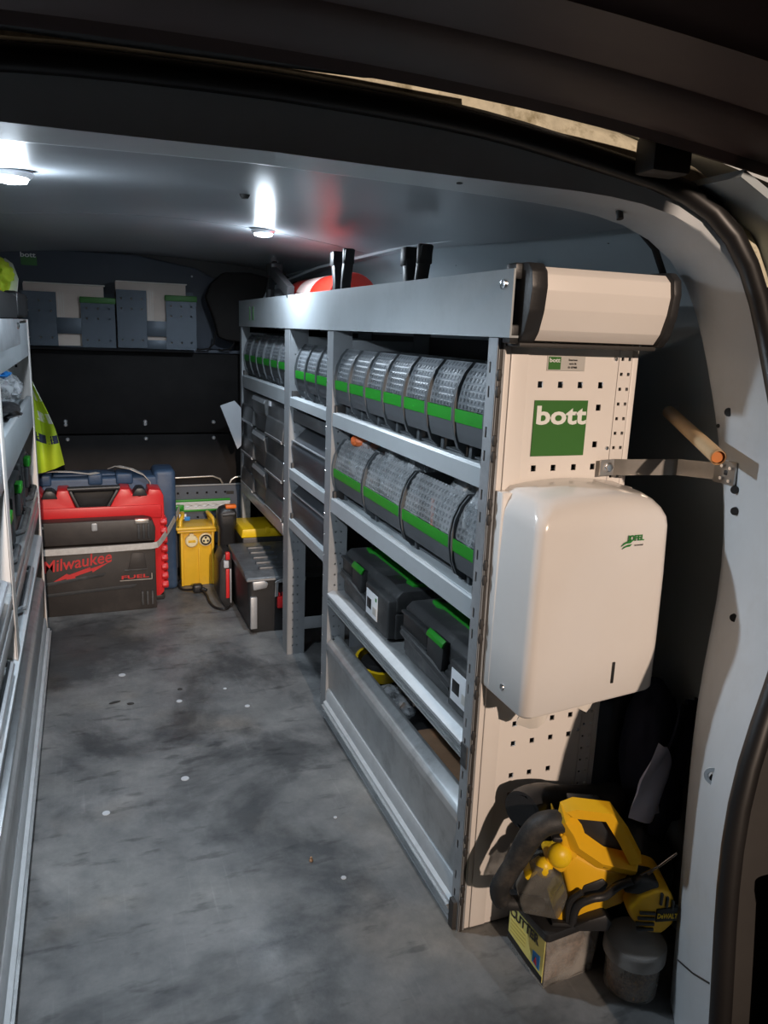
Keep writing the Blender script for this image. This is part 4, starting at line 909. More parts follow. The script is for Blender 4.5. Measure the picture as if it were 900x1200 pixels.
for k in range(8):
    z = .06+.034*k; mb = MB(); mb.prism([(2.79, z), (2.80, z-.012), (2.895, z-.012), (2.902, z), (2.895, z+.014), (2.80, z+.016)], 'x', .232, .256, .004); put('side_rib', mb, m_red, rc)
for x in (-.2, .22):
    mb = MB(); mb.box((x-.02, 2.81, 0), (x+.02, 2.90, .02), .003); put('foot', mb, m_black, rc)

bx_ = thing('black_tool_box', 'black-brown tool box with red lettering standing in front of the red case', 'tool box', (.02, 2.752, 0))
YF = 2.724
mb = MB(); mb.box((-.175, YF, .0), (.207, 2.788, .246), .005, 2); fr = put('body', mb, m_brown, bx_)
mb = MB(); mb.prism([(-.178, .252), (.207, .252), (.209, .30), (.200, .325), (.175, .333), (-.178, .333)], 'y', YF-.003, 2.786, .004); lid = put('lid', mb, m_brown, bx_)
for zz, h in ((.262, .055), (.018, .052)):
    for k in range(3):
        x = (.152 if zz > .2 else .158)+.017*k; mb = MB(); mb.box((x-.004, YF-.008, zz), (x+.004, YF+.002, zz+h), .003); put('corner_rib', mb, mat_rib if 'mat_rib' in globals() else m_blackd, lid if zz > .2 else fr)
mb = MB(); mb.box((.140, YF-.010, .318), (.188, YF+.01, .334), .003); put('latch', mb, m_steel, bx_, 'bright latch')
mb = MB(); mb.box((-.165, YF-.009, .314), (-.15, YF+.005, .322), .002); put('latch', mb, m_steel, bx_, 'bright latch')
mb = MB(); mb.prism(rrect(.0, .30, .018, .326, .004), 'y', YF-.008, YF, .001); put('catch', mb, m_galv, bx_)
mb = MB(); mb.prism([(.112, .150), (.176, .150), (.168, .212), (.126, .212)], 'y', YF-.003, YF+.002, .0015); put('emboss', mb, m_brown, fr)
mb = MB(); mb.prism([(.10, .148), (.178, .148), (.178, .153), (.10, .153)], 'y', YF-.004, YF+.001, .001); put('emboss_rib', mb, m_blackd, fr)
for (xa, za, xb, zb) in ((-.16, .112, .03, .135), (-.165, .072, .13, .086)):
    mb = MB(); mb.prism([(xa, za), (xb, zb), (xb+.01, zb+.012), (xa, za+.012)], 'y', YF-.003, YF+.001, .001); put('emboss_rib', mb, m_blackd, fr)
ti = math.radians(7)
text('lettering', 'Milwaukee', m_redprint, fr, (-.158, YF-.001, .158), (math.cos(ti), 0, math.sin(ti)), (-math.sin(ti), 0, math.cos(ti)), .042, .222, .012, .22)
Z_ = lambda cx, cy: (((40+cx/5.294)-47)*.00275-.164+.158, (.257-(540+cy/5.294-640)*.00284)-.10)
bolt = [(85, 748), (185, 690), (200, 698), (335, 655), (328, 668), (450, 632), (345, 692), (342, 680), (235, 712), (240, 730), (178, 735), (182, 722)]
mb = MB(); plate(mb, (-.158, YF-.0002, .082), (1, 0, 0), (0, 0, 1), [Z_(*p) for p in bolt], .0012); put('lightning_print', mb, m_redprint, fr)
mb = MB()
for a_, b_ in (((.084, YF-.002, .112), (.193, YF, .114)), ((.191, YF-.002, .112), (.193, YF, .135))): mb.box(a_, b_)
put('print_frame', mb, m_steel, fr)
text('lettering', 'FUEL', m_redprint, fr, (.090, YF-.001, .118), (1, 0, .02), (0, 0, 1), .013, .092, .02)

sp_ = thing('lashing_strap', 'grey webbing strap across the black box running up to the green fitting', 'strap', (.1, 2.71, .23))
mb = MB(); mb.tube([(-.18, 2.711, .234), (.05, 2.709, .236), (.195, 2.711, .238), (.213, 2.716, .239), (.225, 2.735, .243), (.262, 2.82, .262), (.30, 2.93, .283), (.325, 3.03, .292)], 1, flat=(.0012, .011)); put('webbing', mb, m_strap, sp_)
mb = MB(); mb.box((.318, 2.975, .262), (.345, 2.979, .282), .001); put('tag', mb, m_label, sp_)
mb = MB(); mb.box((.338, 2.972, .256), (.358, 2.976, .272), .001); put('tag', mb, m_bluelab, sp_)
mb = MB(); mb.tube([(-.20, 2.90, .468), (-.12, 2.895, .478), (-.06, 2.90, .474), (.0, 2.905, .464), (.03, 2.93, .463)], 1, flat=(.010, .0012)); one('loose_strap', mb, m_strap, 'grey webbing strap lying along the top left of the blue case', 'strap')
mb = MB(); mb.tube([(.075, 2.99, .466), (.10, 2.95, .482), (.145, 2.902, .478), (.185, 2.898, .458), (.207, 2.9085, .43), (.21, 2.9085, .40)], 1, flat=(.012, .0012)); one('loose_strap', mb, m_strap, 'grey webbing strap looping over the blue case near its right block', 'strap')

tf = thing('site_transformer', 'yellow site transformer with round sockets on the floor by the bulkhead', 'transformer', (.385, 2.97, 0))
mb = MB(); mb.prism([(.318, 0), (.445, 0), (.447, .20), (.452, .232), (.312, .232), (.317, .20)], 'y', 2.945, 3.03, .004); tbd = put('body', mb, m_yel2, tf)
mb = MB(); mb.box((.298, 2.905, .232), (.468, 3.035, .246), .006, 3); put('lid', mb, m_yel2, tf)
mb = MB(); mb.box((.303, 2.912, .222), (.463, 3.03, .232), .003); put('lid_rim', mb, m_yel2, tf)
for x in (.315, .445):
    s = 1 if x < .38 else -1
    mb = MB(); mb.tube([(x, 2.925, .245), (x+s*.003, 2.93, .268), (x+s*.012, 2.945, .280), (x+s*.018, 2.99, .283), (x+s*.012, 3.02, .275), (x+s*.003, 3.028, .246)], .0075, 10); put('carry_handle', mb, m_yel2, tf)
for x in (.3215, .438):
    mb = MB(); mb.box((x-.005, 2.930, .004), (x+.005, 2.947, .222), .002); put('corner_rib', mb, m_yel2, tbd)
mb = MB(); mb.box((.384, 2.938, .004), (.389, 2.947, .15), .001); put('corner_rib', mb, m_yel2, tbd)
mb = MB(); mb.lathe([(0, -.022), (.020, -.022), (.024, -.018), (.025, 0), (0, 0)], (.358, 2.947, .184), 24, 'y'); c_ = put('socket_cap', mb, m_ivory, tf)
mb = MB(); mb.box((.344, 2.9235, .180), (.372, 2.9255, .190), .0005); put('cap_mark', mb, m_yel2, c_)
mb = MB(); mb.box((.350, 2.928, .20), (.366, 2.947, .214), .002); put('cap_hinge', mb, m_ivory, c_)
mb = MB(); mb.lathe([(0, -.012), (.020, -.012), (.026, -.010), (.026, 0), (0, 0)], (.412, 2.947, .186), 28, 'y'); so = put('socket', mb, m_ivory, tf)
mb = MB(); mb.lathe([(.015, -.0125), (.015, -.016), (.021, -.016), (.021, -.0125)], (.412, 2.947, .186), 26, 'y'); put('socket_ring', mb, m_blk, so)
for k in range(3):
    a = math.radians(90+120*k); mb = MB(); mb.lathe([(0, -.0145), (.0042, -.0145), (.0042, -.0125), (0, -.0125)], (.412+.0085*math.cos(a), 2.947, .186+.0085*math.sin(a)), 12, 'y'); put('pin_hole', mb, m_blk, so)
for (x, z) in ((.307, .2462), (.458, .2462)):
    mb = MB(); mb.lathe([(.004, 0), (.003, .002), (0, .0025)], (x, 2.915, z), 10); put('screw', mb, m_blk, tf)
cb = thing('power_cable', 'black cable with round plug lying on the floor before the yellow transformer', 'cable', (.36, 2.82, 0))
cp = [(.325, 2.958, .03), (.305, 2.935, .012), (.315, 2.89, .006), (.345, 2.868, .010), (.372, 2.845, .018), (.392, 2.80, .008), (.392, 2.73, .006), (.402, 2.665, .006), (.43, 2.635, .006), (.452, 2.655, .006), (.458, 2.70, .012)]
def spline(P, n=6):
    P = [V(p) for p in P]; out = []
    for i in range(len(P)-1):
        a, b, c, d = P[max(i-1, 0)], P[i], P[i+1], P[min(i+2, len(P)-1)]
        for k in range(n):
            t = k/n; out.append(.5*((2*b)+(c-a)*t+(2*a-5*b+4*c-d)*t*t+(3*b-a-3*c+d)*t**3))
    return out+[P[-1]]
mb = MB(); mb.tube(spline(cp), .0048, 8); put('cord', mb, m_rubber, cb)
mb = MB(); mb.box((.348, 2.838, .002), (.386, 2.872, .036), .010, 3); mb.cyl((.386, 2.845, .016), (.398, 2.835, .013), .009, .006, 12); put('plug', mb, m_black, cb)

# black boxes beside it
t = thing('black_power_tool', 'tall black rounded tool with orange top between transformer and tool boxes', 'tool', (.475, 2.82, 0))
mb = MB(); mb.loft([[(x, y, z) for x, y in rrect(.442+i, 2.80+i, .508-i, 2.87-i, .018)] for z, i in ((0, .004), (.01, 0), (.26, .004), (.275, -.002), (.318, -.002), (.335, .006), (.342, .016))]); put('body', mb, m_black, t)
mb = MB(); mb.box((.468, 2.802, .336), (.508, 2.83, .350), .004); put('orange_top', mb, mat('orange_plastic', (.75, .16, .02), .45), t, 'orange top')
mb = MB(); mb.tube([(.455, 2.798, .315), (.50, 2.797, .318)], .008, 8); put('grip', mb, m_blackd, t)
t = thing('red_latched_case', 'narrow black case with red and grey latch beside the black cable', 'case', (.445, 2.74, 0))
mb = MB(); mb.prism([(.418, .04), (.44, .0), (.466, .0), (.466, .205), (.436, .205), (.420, .17)], 'y', 2.66, 2.785, .006); put('body', mb, m_black, t)
mb = MB(); mb.box((.4415, 2.652, .04), (.454, 2.662, .15), .002); put('red_panel', mb, m_red, t, 'red panel')
mb = MB(); mb.box((.4405, 2.648, .185), (.456, 2.664, .213), .003); put('red_panel', mb, m_red, t, 'red panel')
mb = MB(); mb.box((.434, 2.648, .155), (.452, 2.662, .182), .003); put('latch', mb, m_ltgrey, t, 'pale latch')
mb = MB(); mb.box((.4555, 2.650, .022), (.461, 2.662, .15), .0015); put('edge_strip', mb, m_galv, t)
t = thing('yellow_topped_case', 'black case with bright yellow lid under the drawers', 'case', (.62, 2.86, 0))
mb = MB(); mb.box((.52, 2.75, .0), (.75, 2.93, .235), .006); put('body', mb, m_black, t)
mb = MB(); mb.prism([(.515, .236), (.755, .236), (.755, .262), (.70, .268), (.52, .268)], 'y', 2.745, 2.93, .003); ly = put('lid', mb, m_yel3, t)
mb = MB(); mb.box((.605, 2.742, .25), (.622, 2.755, .275), .003); put('catch', mb, m_yel3, ly)
t = thing('black_site_box', 'big black tool box with ribbed grey lid and grey corner strip under the drawers', 'tool box', (.58, 2.55, 0))
mb = MB(); mb.loft([[(x, y, z) for x, y in rrect(.470+i, 2.392+i, .735-i, 2.72, .014)] for z, i in ((.0, .012), (.03, .006), (.15, 0), (.188, 0))]); put('body', mb, m_black, t)
mb = MB(); mb.prism([(2.380, .186), (2.386, .198), (2.43, .210), (2.70, .228), (2.73, .222), (2.73, .186)], 'x', .462, .74, .005); m_lidg = mat('dusty_grey_lid', (.085, .092, .10), .38, var=.35, scale=25, bump=.3, bscale=60); ld = put('lid', mb, m_lidg, t)
for k in range(5):
    y = 2.44+.05*k; z = .2105+.0667*(y-2.43); mb = MB(); mb.box((.515, y-.008, z-.004), (.60, y+.012, z+.007), .004); put('lid_rib', mb, m_lidg, ld)
mb = MB(); mb.prism([(.485, .156), (.530, .162), (.535, .178), (.522, .188), (.482, .186)], 'y', 2.379, 2.395, .004); put('corner_cap', mb, m_galv, t)
mb = MB(); mb.box((.476, 2.3805, .022), (.498, 2.394, .132), .002); put('corner_strip', mb, m_galv, t)
mb = MB(); mb.tube([(.562, 2.383, .13), (.562, 2.376, .182), (.575, 2.374, .186), (.66, 2.374, .188)], 1, flat=(.005, .003)); put('handle', mb, m_galv, t)
mb = MB(); mb.box((.566, 2.378, .088), (.62, 2.394, .128), .003); rd = put('red_latch', mb, m_red, t, 'red latch')
for k in range(4):
    mb = MB(); mb.box((.570+.012*k, 2.379, .128), (.575+.012*k, 2.393, .140), .001); put('latch_tooth', mb, m_red, rd)

# ------------------------------------------------------------------ left-hand shelving
XL = -.147; XLB = -.40
lk = thing('left_shelving_rack', 'pale metal shelving along the left edge with flap and bright sill', 'shelving', (-.27, 1.72, 0))
mb = MB(); mb.perf('y', XLB, XL-.012, .0, .99, 2.545, 2.549, [(x, z, .009, .009) for x in (-.185, -.22, -.255, -.29) for z in [.93-.035*k for k in range(26)]]); put('end_panel', mb, m_cream, lk)
mb = MB(); mb.box((XL-.002, 2.505, 0), (XL+.0015, 2.55, .995), .001); mb.box((XL-.035, 2.54, 0), (XL, 2.544, .995)); put('frame_post', mb, m_cream, lk)
mb = MB(); mb.box((XL-.002, 1.545, .335), (XL+.0015, 1.60, .91), .001); mb.box((XL-.03, 1.545, .335), (XL, 1.548, .91)); put('frame_post', mb, m_cream, lk)
mb = MB(); mb.box((XLB-.004, .95, 0), (XLB, 2.55, .99)); put('back_sheet', mb, m_dark, lk)
NY = .96
mb = MB(); mb.box((XL-.003, NY, .893), (XL, 2.503, .985), .001); mb.box((XLB, NY, .893), (XL-.003, 2.503, .896)); put('top_tray', mb, m_tray, lk)
mb = MB(); mb.box((XL-.03, 2.18, 1.0), (XL+.003, 2.545, 1.064), .008, 3); put('end_cheek', mb, m_black, lk)
mb = MB(); mb.box((XL-.03, NY, .997), (XL-.001, 2.178, 1.052), .004); put('dark_rail', mb, m_black, lk)
mb = MB(); mb.box((XL, 1.55, .935), (XL+.004, 2.16, .996), .001); gp = put('joint_plate', mb, m_galv, lk)
mb = MB(); mb.lathe([(.008, 0), (.007, .004), (0, .006)], (XL+.004, 2.08, .980), 14, 'x'); put('screw', mb, m_chrome, gp)
def ltray(z, lip, mt=m_tray, y0=NY, y1=2.503):
    mb = MB(); mb.box((XL-.003, y0, z-lip), (XL, y1, z), .001); mb.box((XL-.014, y0, z-.003), (XL-.001, y1, z+.001), .001); mb.box((XLB, y0, z-.012), (XL-.012, y1, z-.009)); return put('shelf_tray', mb, mt, lk)
ltray(.775, .085); ltray(.487, .022, m_alu); ltray(.455, .03, m_alu)
mb = MB()
mb.prism([(XL+.004, Z3-.012), (XL-.004, Z3-.012), (XL-.0235, Z3+.0015), (XL-.021, Z3+.004), (XL-.002, Z3-.001), (XL+.004, Z3-.006)], 'y', NY, 2.50)
mb.box((XLB, NY, Z3-.005), (XL-.02, 2.50, Z3-.002)); lt_ = put('shelf_tray', mb, m_alu_lt, lk)
mb = MB(); mb.prism([(XL-.004, Z3-.034), (XL+.001, Z3-.034), (XL+.004, Z3-.012), (XL-.004, Z3-.012)], 'y', NY, 2.50); put('lip_front', mb, m_alu, lt_)
mb = MB(); mb.prism([(XL-.006, .085), (XL-.001, .185), (XL+.003, .199), (XL+.001, .212), (XL-.006, .222), (XL-.018, .226), (XL-.030, .222), (XL-.030, .212), (XL-.018, .206), (XL-.014, .085)], 'y', NY, 2.478, .0012); fb2 = put('flap_board', mb, m_alu, lk)
mb = MB(); mb.lathe([(0, 0), (.014, 0), (.014, .006), (0, .006)], (XL-.014, 2.478, .208), 14, 'y'); put('pivot', mb, m_black, fb2)
mb = MB(); mb.prism([(XL+.004, 0), (XL-.02, 0), (XL-.02, .084), (XL-.004, .082), (XL, .074), (XL+.001, .050), (XL+.008, .046), (XL+.010, .030), (XL+.004, .026)], 'y', NY, 2.50); s2 = put('sill_rail', mb, m_alu_lt, lk)
for z, dx in ((.012, .006), (.020, .007), (.038, .0105)):
    mb = MB(); mb.prism([(XL+dx+.001, z-.002), (XL-.01, z-.002), (XL-.01, z+.002), (XL+dx+.003, z+.001)], 'y', NY, 2.50); put('sill_rib', mb, m_alu, s2)
bag('clear_bag_of_fittings', (-.215, 2.26, .815), (.055, .15, .045), 61, m_frost, 'clear bag with blue print lying on the upper left shelf', .3)
mb = MB(); mb.blob((0, 0, 0), (.03, .05, .008), 64, .4, 3, 3); o = one('blue_bag_top', mb, m_bluelab, 'blue twisted top lying on the clear bag on the upper left shelf', 'bag top'); o.location = (-.205, 2.2, .858)
mb = MB(); mb.blob((0, 0, 0), (.05, .10, .02), 66, .5, 3, 3); o = one('dark_fittings', mb, m_black, 'dark small fittings on the upper left shelf in front of the clear bag', 'fittings'); o.location = (-.20, 2.0, .785)
def leftcase(y0, y1, z0, h, label, grip):
    t = thing('latched_case', label, 'tool case', (-.27, (y0+y1)/2, z0), 'latched cases on the left shelving')
    mb = MB(); mb.box((XLB+.02, y0, z0), (XL-.022, y1, z0+h), .008, 3); b_ = put('body', mb, m_blackd, t)
    yc = (y0+y1)/2
    mb = MB(); mb.box((XL-.026, yc-.028, z0+h*.35), (XL-.010, yc+.028, z0+h*.80), .005); l_ = put('latch', mb, m_blackd, t)
    mb = MB(); mb.box((XL-.022, yc-.027, z0+h*.80), (XL-.006, yc+.027, z0+h*.98), .003); put('latch_grip', mb, m_green if grip else m_galv, l_)
    mb = MB(); mb.tube([(XL-.02, y0+.03, z0+h*.22), (XL-.004, y0+.05, z0+h*.22), (XL-.004, y1-.05, z0+h*.22), (XL-.02, y1-.03, z0+h*.22)], .007, 8); put('handle', mb, m_galv if not grip else m_blackd, t)
    for yy in (y0+.02, y1-.025):
        mb = MB(); mb.box((XL-.026, yy-.008, z0+.01), (XL-.016, yy+.008, z0+h-.01), .003); put('rib', mb, m_blackd, b_)
leftcase(2.22, 2.48, .488, .135, 'black case with green latch at the far end of the left shelving', True)
leftcase(1.86, 2.19, .488, .125, 'second black case with green latch on the left shelving', True)
leftcase(1.62, 1.83, .488, .12, 'black case just beyond the pale left post', True)
leftcase(1.15, 1.52, Z3+.0, .10, 'black case with pale handle below, nearer than the pale left post', False)
leftcase(1.10, 1.52, .488, .19, 'tall black case above another, nearer than the pale left post', False)
leftcase(1.75, 2.15, Z3, .07, 'flat black case with bright handle low in the left shelving', False)

# hi-vis clothing
def cloth(fn, nu, nv, th=.003):
    m = MB(); m.sheet([[fn(i/nu, j/nv) for i in range(nu+1)] for j in range(nv+1)], th); return m
hv = thing('hi_vis_jacket', 'yellow hi-vis jacket with pale bands hanging behind the left shelving', 'jacket', (-.14, 2.85, .5))
def jk(u, v, off=0):
    w0 = .025+.05*min(1, v*1.6); x = -.205+u*(w0+.035*v)+.015*v; z = .86-.365*v
    return (x, 2.84+.02*math.sin(u*9+v*4)+.012*math.sin(v*11+u*3)-off, z+.012*math.sin(u*5+v*3))
put('cloth', cloth(jk, 14, 30), m_hiviz, hv, ang=80)
def band(v0, v1, slant):
    return cloth(lambda u, v: jk(u, min(1, v0+(v1-v0)*v+slant*(u-.5)), .003), 12, 5, .0015)
put('reflective_band', band(.10, .30, .10), m_refl, hv, ang=80); put('reflective_band', band(.40, .50, .16), m_refl, hv, ang=80)
mb = band(.64, .72, .10); put('dark_band', mb, m_cloth, hv, ang=80)
h2 = thing('hi_vis_bundle', 'folded hi-vis garment lying on top of the left shelving', 'garment', (-.19, 2.42, 1.065))
mb = MB(); mb.blob((0, 0, 0), (.055, .12, .05), 71, .3, 2.4, 4); mb.xf(Matrix.Translation((-.225, 2.42, 1.105))); put('cloth', mb, m_hiviz, h2, ang=80)
mb = MB(); mb.tube([(-.172, 2.38, 1.065), (-.168, 2.40, 1.10), (-.18, 2.43, 1.135), (-.20, 2.47, 1.15)], 1, flat=(.014, .002)); put('reflective_band', mb, m_refl, h2)

# ------------------------------------------------------------------ the heap by the right pillar
ct = thing('clear_fixings_tub', 'clear square tub with black lid and yellow label under the saw', 'tub', (.624, .834, 0), rot=(0, 0, math.radians(5)), world=False)
w_, d_, h_ = .108, .100, .098
def tubring(z, g):
    pts = []
    for k in range(4): pts += [(g+.0+(w_-2*g)*k/4, g+(.003 if k % 2 else 0))]
    for k in range(4): pts += [(w_-g-(.003 if k % 2 else 0), g+(d_-2*g)*k/4)]
    for k in range(4): pts += [(w_-g-(w_-2*g)*k/4, d_-g)]
    for k in range(4): pts += [(g, d_-g-(d_-2*g)*k/4)]
    return [(x, y, z) for x, y in pts]
mb = MB(); mb.sheet([tubring(.001, .006), tubring(h_*.5, .003), tubring(h_, 0)], .0018, closed=True); mb.box((.006, .006, 0), (w_-.006, d_-.006, .002)); put('walls', mb, m_tubcl, ct)
mb = MB(); mb.prism(rrect(-.004, -.004, w_+.004, d_+.004, .008), 'z', h_-.002, h_+.012, .002); put('lid', mb, m_black, ct)
mb = MB(); mb.box((.012, .012, .003), (w_-.012, d_-.012, .062), .006); put('contents', mb, mat('fixings_heap', (.34, .23, .17), .5, .2, var=.7, scale=160, bump=.8, bscale=120), ct)
mb = MB(); plate(mb, (.0012, d_-.004, .020), (0, -1, 0), (0, 0, 1), [(0, .006), (.045, .0), (.092, -.004), (.092, .074), (0, .074)], .0012); lb = put('yellow_label', mb, m_paleyel, ct, 'yellow label')
text('label_lettering', 'CUTTER', m_blk, lb, (-.0004, d_-.006, .072), (0, -1, 0), (0, 0, 1), .017, .076, .02)
mb = MB(); plate(mb, (-.0002, d_-.004, .020), (0, -1, 0), (0, 0, 1), [(0, .006), (.045, 0), (.092, -.004), (.092, .006), (.045, .011), (0, .018)], .0008); put('label_edge', mb, m_blk, lb)
mb = MB(); plate(mb, (-.0002, d_-.070, .036), (0, -1, 0), (0, 0, 1), [(0, 0), (.018, -.004), (.018, .022), (0, .02)], .0008); put('label_picture', mb, m_bluelab, lb)
mb = MB(); plate(mb, (-.0012, d_-.074, .038), (0, -1, 0), (0, 0, 1), [(0, 0), (.008, -.002), (.005, .012)], .0004); put('label_picture', mb, m_red, lb)
mb = MB()
for k in range(4): mb.box((-.0008, d_-.050, .064-.007*k), (-.0004, d_-.010, .0665-.007*k))
put('label_print', mb, mat('pale_print', (.62, .52, .12), .5), lb, kind='stuff')

jr = thing('jar_of_screws', 'round clear jar of screws standing right of the square tub', 'jar', (.764, .800, 0))
mb = MB(); mb.lathe([(.034, 0), (.040, .006), (.043, .07), (.041, .074), (.0405, .07), (.038, .008), (.032, .002)], (.764, .80, 0), 32); put('glass', mb, m_tubcl, jr)
mb = MB(); mb.lathe([(.044, .066), (.0475, .068), (.0475, .088), (.045, .092), (.0, .0925), (0, .088), (.044, .086)], (.764, .80, 0), 32); put('lid', mb, clear('lid_clear', (.58, .55, .52), .45, .3), jr)
mb = MB(); mb.lathe([(0, .0035), (.034, .0035), (.037, .01), (.0385, .045), (.02, .052), (0, .05)], (.764, .80, 0), 24); put('screws_heap', mb, mat('screws_heap', (.42, .24, .14), .4, .4, var=.8, scale=200, bump=1., bscale=150), jr, kind='stuff')
rnd = random.Random(3); mb = MB()
for k in range(60):
    a = rnd.uniform(0, 6.28); z = rnd.uniform(.01, .055); r = rnd.uniform(.028, .036); p = V((.764+r*math.cos(a), .80+r*math.sin(a), z)); q = V((rnd.uniform(-1, 1), rnd.uniform(-1, 1), rnd.uniform(-.6, .6))).normalized()*.009
    mb.cyl(p-q, p+q, .0014, .0009, 5)
put('loose_screws', mb, m_brassmix, jr, kind='stuff')

# the saw, in a frame of its own turned to face the door
sw = thing('yellow_saw', 'yellow and black cordless saw with looped black handle lying on the tubs', 'saw', (.70, .84, .17), rot=(0, 0, math.atan2(-.366, .931)), world=False)
hp = spline([(-.046, .004, .108), (-.066, 0, .112), (-.088, 0, .104), (-.104, 0, .080), (-.117, 0, .048), (-.132, 0, .016), (-.142, .0, -.012), (-.132, .002, -.034), (-.105, .006, -.040), (-.070, .010, -.046)], 5)
n = len(hp); rad = [.0155+.0035*math.sin(math.pi*min(1, k/(n*.5))) - (.004 if k > n*.75 else 0) for k in range(n)]
mb = MB(); mb.tube(hp, rad, 14); put('handle', mb, mat('dusty_rubber', (.016, .016, .016), .6, var=.3, dirt=(.12, .10, .08), damt=.5, dscale=20, bump=.2, bscale=250), sw)
mb = MB(); mb.prism([(-.058, .094), (-.040, .106), (-.028, .088), (-.03, .06), (-.046, .034), (-.052, .030), (-.066, .040), (-.078, .05), (-.074, .058), (-.060, .058), (-.055, .075)], 'y', -.012, .03, .005, seg=3); tg_ = put('trigger_block', mb, m_yel, sw)
mb = MB(); mb.blob((-.056, -.008, .060), (.019, .016, .020), 1, .0, 1, 3, ridge=False); put('trigger', mb, m_yel3, tg_)
mb = MB(); mb.blob((-.078, -.006, .036), (.014, .013, .017), 2, .0, 1, 3, ridge=False); put('trigger', mb, m_yel3, tg_)
mb = MB(); mb.prism([(-.108, .022), (-.082, .044), (-.078, .040), (-.102, .016)], 'y', -.014, .014, .003); put('lock_lever', mb, m_yel3, tg_)
mb = MB(); mb.box((-.07, -.012, .083), (-.052, .012, .093), .004); put('slot', mb, m_black, tg_)
mb = MB(); mb.prism([(-.094, .040), (-.076, .048), (-.046, .018), (-.037, -.012), (-.050, -.050), (-.106, -.040), (-.114, -.016)], 'y', -.018, .024, .005, seg=3); put('smoky_guard', mb, m_smoky, sw)
body = [(-.062, .112), (-.040, .070), (.004, .046), (.052, .036), (.069, .010), (.048, -.022), (.020, -.036), (.004, -.052), (-.012, -.058), (-.046, -.062), (-.056, -.050), (-.036, -.010), (-.050, .034)]
mb = MB(); mb.prism(body, 'y', -.012, .062, .008, seg=3); bd = put('body', mb, m_yel, sw)
vo = [(-.058, .136), (-.046, .143), (.012, .139), (.040, .104), (.064, .062), (.064, .048), (.052, .042), (.004, .054), (-.034, .080), (-.042, .100), (-.056, .120)]
mb = MB(); mb.tube([(x, -.006-.1*(z-.09)*-1, z) for x, z in [(-.050, .134), (-.040, .138), (.012, .134), (.038, .098), (.060, .060), (.058, .050), (.006, .060), (-.030, .084), (-.038, .102), (-.052, .122)]], 1, closed=True, flat=(.014, .0085)); vf = put('visor_frame', mb, m_yel, sw)
mb = MB(); mb.prism([(-.040, .130), (.010, .128), (.034, .096), (.054, .060), (.008, .066), (-.026, .088), (-.034, .104)], 'y', .0, .052, .003); put('dark_window', mb, m_black, sw)
mb = MB(); mb.prism([(.008, .050), (.040, .046), (.044, .054), (.010, .059)], 'y', -.0205, -.014, .001); put('grille', mb, m_dark, vf)
mb = MB(); mb.prism([(-.016, .012), (.012, .026), (.022, .016), (.018, .002), (-.006, -.008), (-.02, -.006)], 'y', -.0145, -.008, .003); put('cavity', mb, m_black, bd)
mb = MB(); mb.tube(spline([(-.030, -.020, -.050), (-.026, -.024, -.016), (-.006, -.026, .000), (.014, -.026, .006), (.032, -.026, .024), (.052, -.028, .036)], 5), .0068, 10); put('side_lever', mb, m_black, sw)
mb = MB(); mb.tube(spline([(-.036, -.018, -.048), (-.036, -.020, -.012), (-.020, -.022, .008)], 5), .0050, 8); put('side_lever', mb, m_black, sw)
mb = MB(); mb.prism([(.038, .018), (.085, .012), (.094, .026), (.088, .042), (.062, .046), (.052, .034)], 'y', -.036, .0, .006, seg=3); kn = put('clamp_knob', mb, m_black, sw)
mb = MB(); mb.tube([(.070, -.022, .036), (.114, -.026, .084)], .0018, 6); mb.tube([(.060, -.024, .040), (.086, -.03, .062)], .0018, 6); put('steel_rod', mb, m_chrome, kn)
mot = [(.044, -.004), (.060, .020), (.086, .034), (.108, .026), (.119, .004), (.120, -.030), (.104, -.050), (.078, -.048), (.054, -.026)]
mb = MB(); mb.prism(mot, 'y', -.040, .045, .009, seg=3); mo = put('motor_housing', mb, m_yel, sw)
for k in range(4):
    z = -.040+.0095*k; mb = MB(); mb.box((.060+.002*abs(k-1), -.0435, z), (.088, -.038, z+.0048), .001); put('vent', mb, m_black, mo)
for k in range(3):
    x = .092+.009*k; mb = MB(); mb.box((x, -.0435, .006-.004*k), (x+.004, -.038, .026-.006*k), .001); put('vent', mb, m_black, mo)
mb = MB(); mb.prism([(.089, -.024), (.121, -.020), (.121, .004), (.089, -.002)], 'y', -.0425, -.036, .001); bdg = put('badge', mb, m_blk, mo)
text('badge_lettering', 'DeWALT', m_yel3, bdg, (.0905, -.0432, -.0165), (1, 0, .06), (0, 0, 1), .0085, .030, .02)
sole = [(-.030, -.050), (-.006, -.036), (.018, -.026), (.030, -.040), (.026, -.056), (-.020, -.058)]
mb = MB(); mb.prism(sole, 'y', -.030, .05, .004); put('sole', mb, m_black, sw)
mb = MB(); mb.box((-.06, -.02, -.0585), (.03, .06, -.052), .002); put('base_plate', mb, m_black, sw)

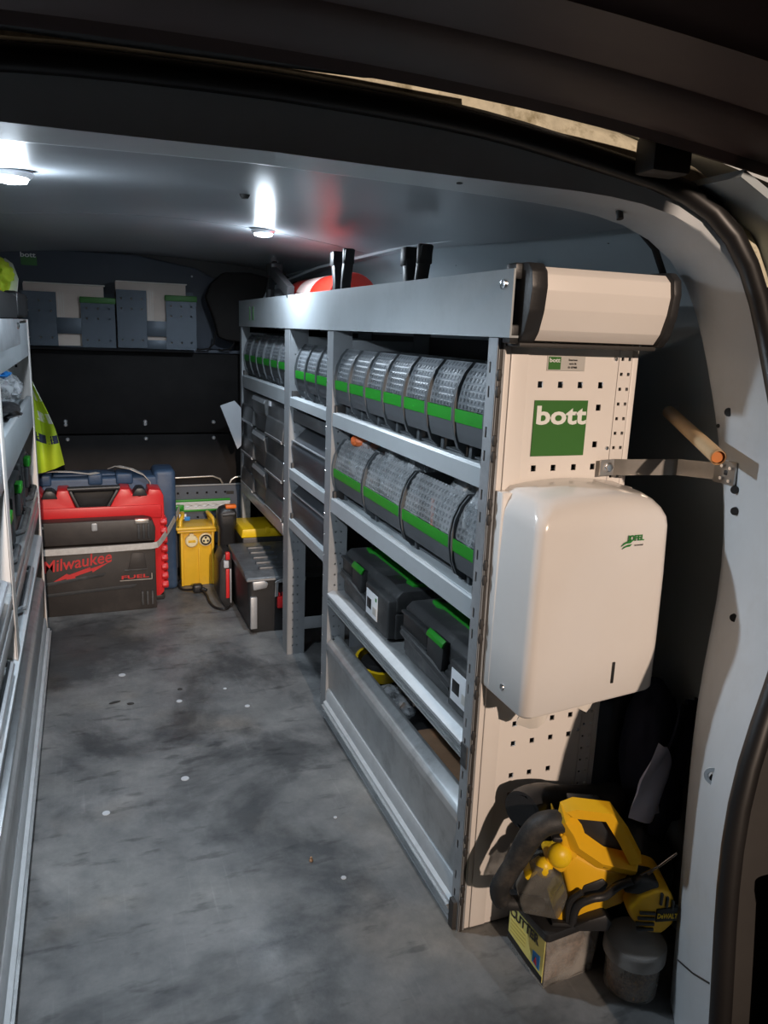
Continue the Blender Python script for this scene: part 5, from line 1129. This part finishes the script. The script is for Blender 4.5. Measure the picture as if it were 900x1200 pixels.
hs = thing('black_hose', 'black hose end with open mouth behind the saw against the cream panel', 'hose', (.70, .95, .22))
mb = MB(); mb.tube(spline([(.625, .930, .262), (.655, .945, .262), (.70, .952, .250), (.76, .955, .235), (.83, .958, .225)], 4), [.030]*4+[.028]*4+[.026]*9, 18, caps=False); put('hose', mb, m_black, hs)
mb = MB(); A = V((.625, .930, .262)); d = V((.030, .015, 0)).normalized(); mb.tube([A-d*.004, A+d*.014], [.033, .033], 20, caps=False); mb.tube([A-d*.004, A-d*.0045, A+d*.02], [.033, .027, .026], 20, caps=False); put('mouth_ring', mb, m_black, hs)
mb = MB(); mb.tube([A+d*.016, A+d*.018], [.0275, .0275], 20); put('mouth_inside', mb, m_blk, hs)
bag('black_sack', (.735, .940, .10), (.105, .042, .115), 81, m_black, 'black sack slumped at the foot of the cream panel behind the saw', .12, freq=1.6)
bag('black_sack', (.865, .93, .09), (.055, .07, .10), 84, m_black, 'black sack behind the jar of screws beside the pillar', .15, freq=1.6)
mb = MB(); mb.loft([[(x, y, z) for x, y in rrect(.850+i, 1.012+i, .922-i, 1.30-i, .012)] for z, i in ((0, .006), (.01, 0), (.37, 0), (.39, .006))]); one('navy_bin', mb, mat('navy_plastic', (.03, .036, .055), .5, var=.1), 'dark navy box standing against the side wall behind the pillar', 'box')
cl = thing('navy_cloth', 'navy cloth with pale blue folded edge heaped beside the pillar', 'cloth', (.87, .92, .19))
def drape(Lp, Rp, n=16, amp=.006, ph=0.):
    Lc, Rc = resample(Lp, n), resample(Rp, n); rows = []
    for i, (a, b) in enumerate(zip(Lc, Rc)):
        rows.append([a.lerp(b, j/10)+V((0, -amp*math.sin(j*.75+i*.35+ph)-.012*math.sin(math.pi*j/10), 0)) for j in range(11)])
    m = MB(); m.sheet(rows, -.004); return m
put('pale_edge', drape([(.850, .895, .360), (.820, .888, .332), (.803, .886, .308), (.812, .886, .285), (.804, .888, .236)], [(.862, .90, .352), (.872, .895, .335), (.866, .89, .30), (.858, .89, .27), (.862, .892, .234)]), m_ltcloth, cl, ang=80)
put('navy_fold', drape([(.895, .915, .42), (.872, .90, .37), (.862, .90, .30), (.856, .90, .19)], [(.935, .925, .42), (.938, .925, .35), (.94, .925, .28), (.94, .925, .19)], amp=.009, ph=1.), m_cloth, cl, ang=80)
mb = MB(); mb.blob((0, 0, 0), (.044, .050, .125), 91, .14, 1.5, 4); mb.xf(Matrix.Translation((.895, .965, .305))); put('heap', mb, m_cloth, cl, ang=80)
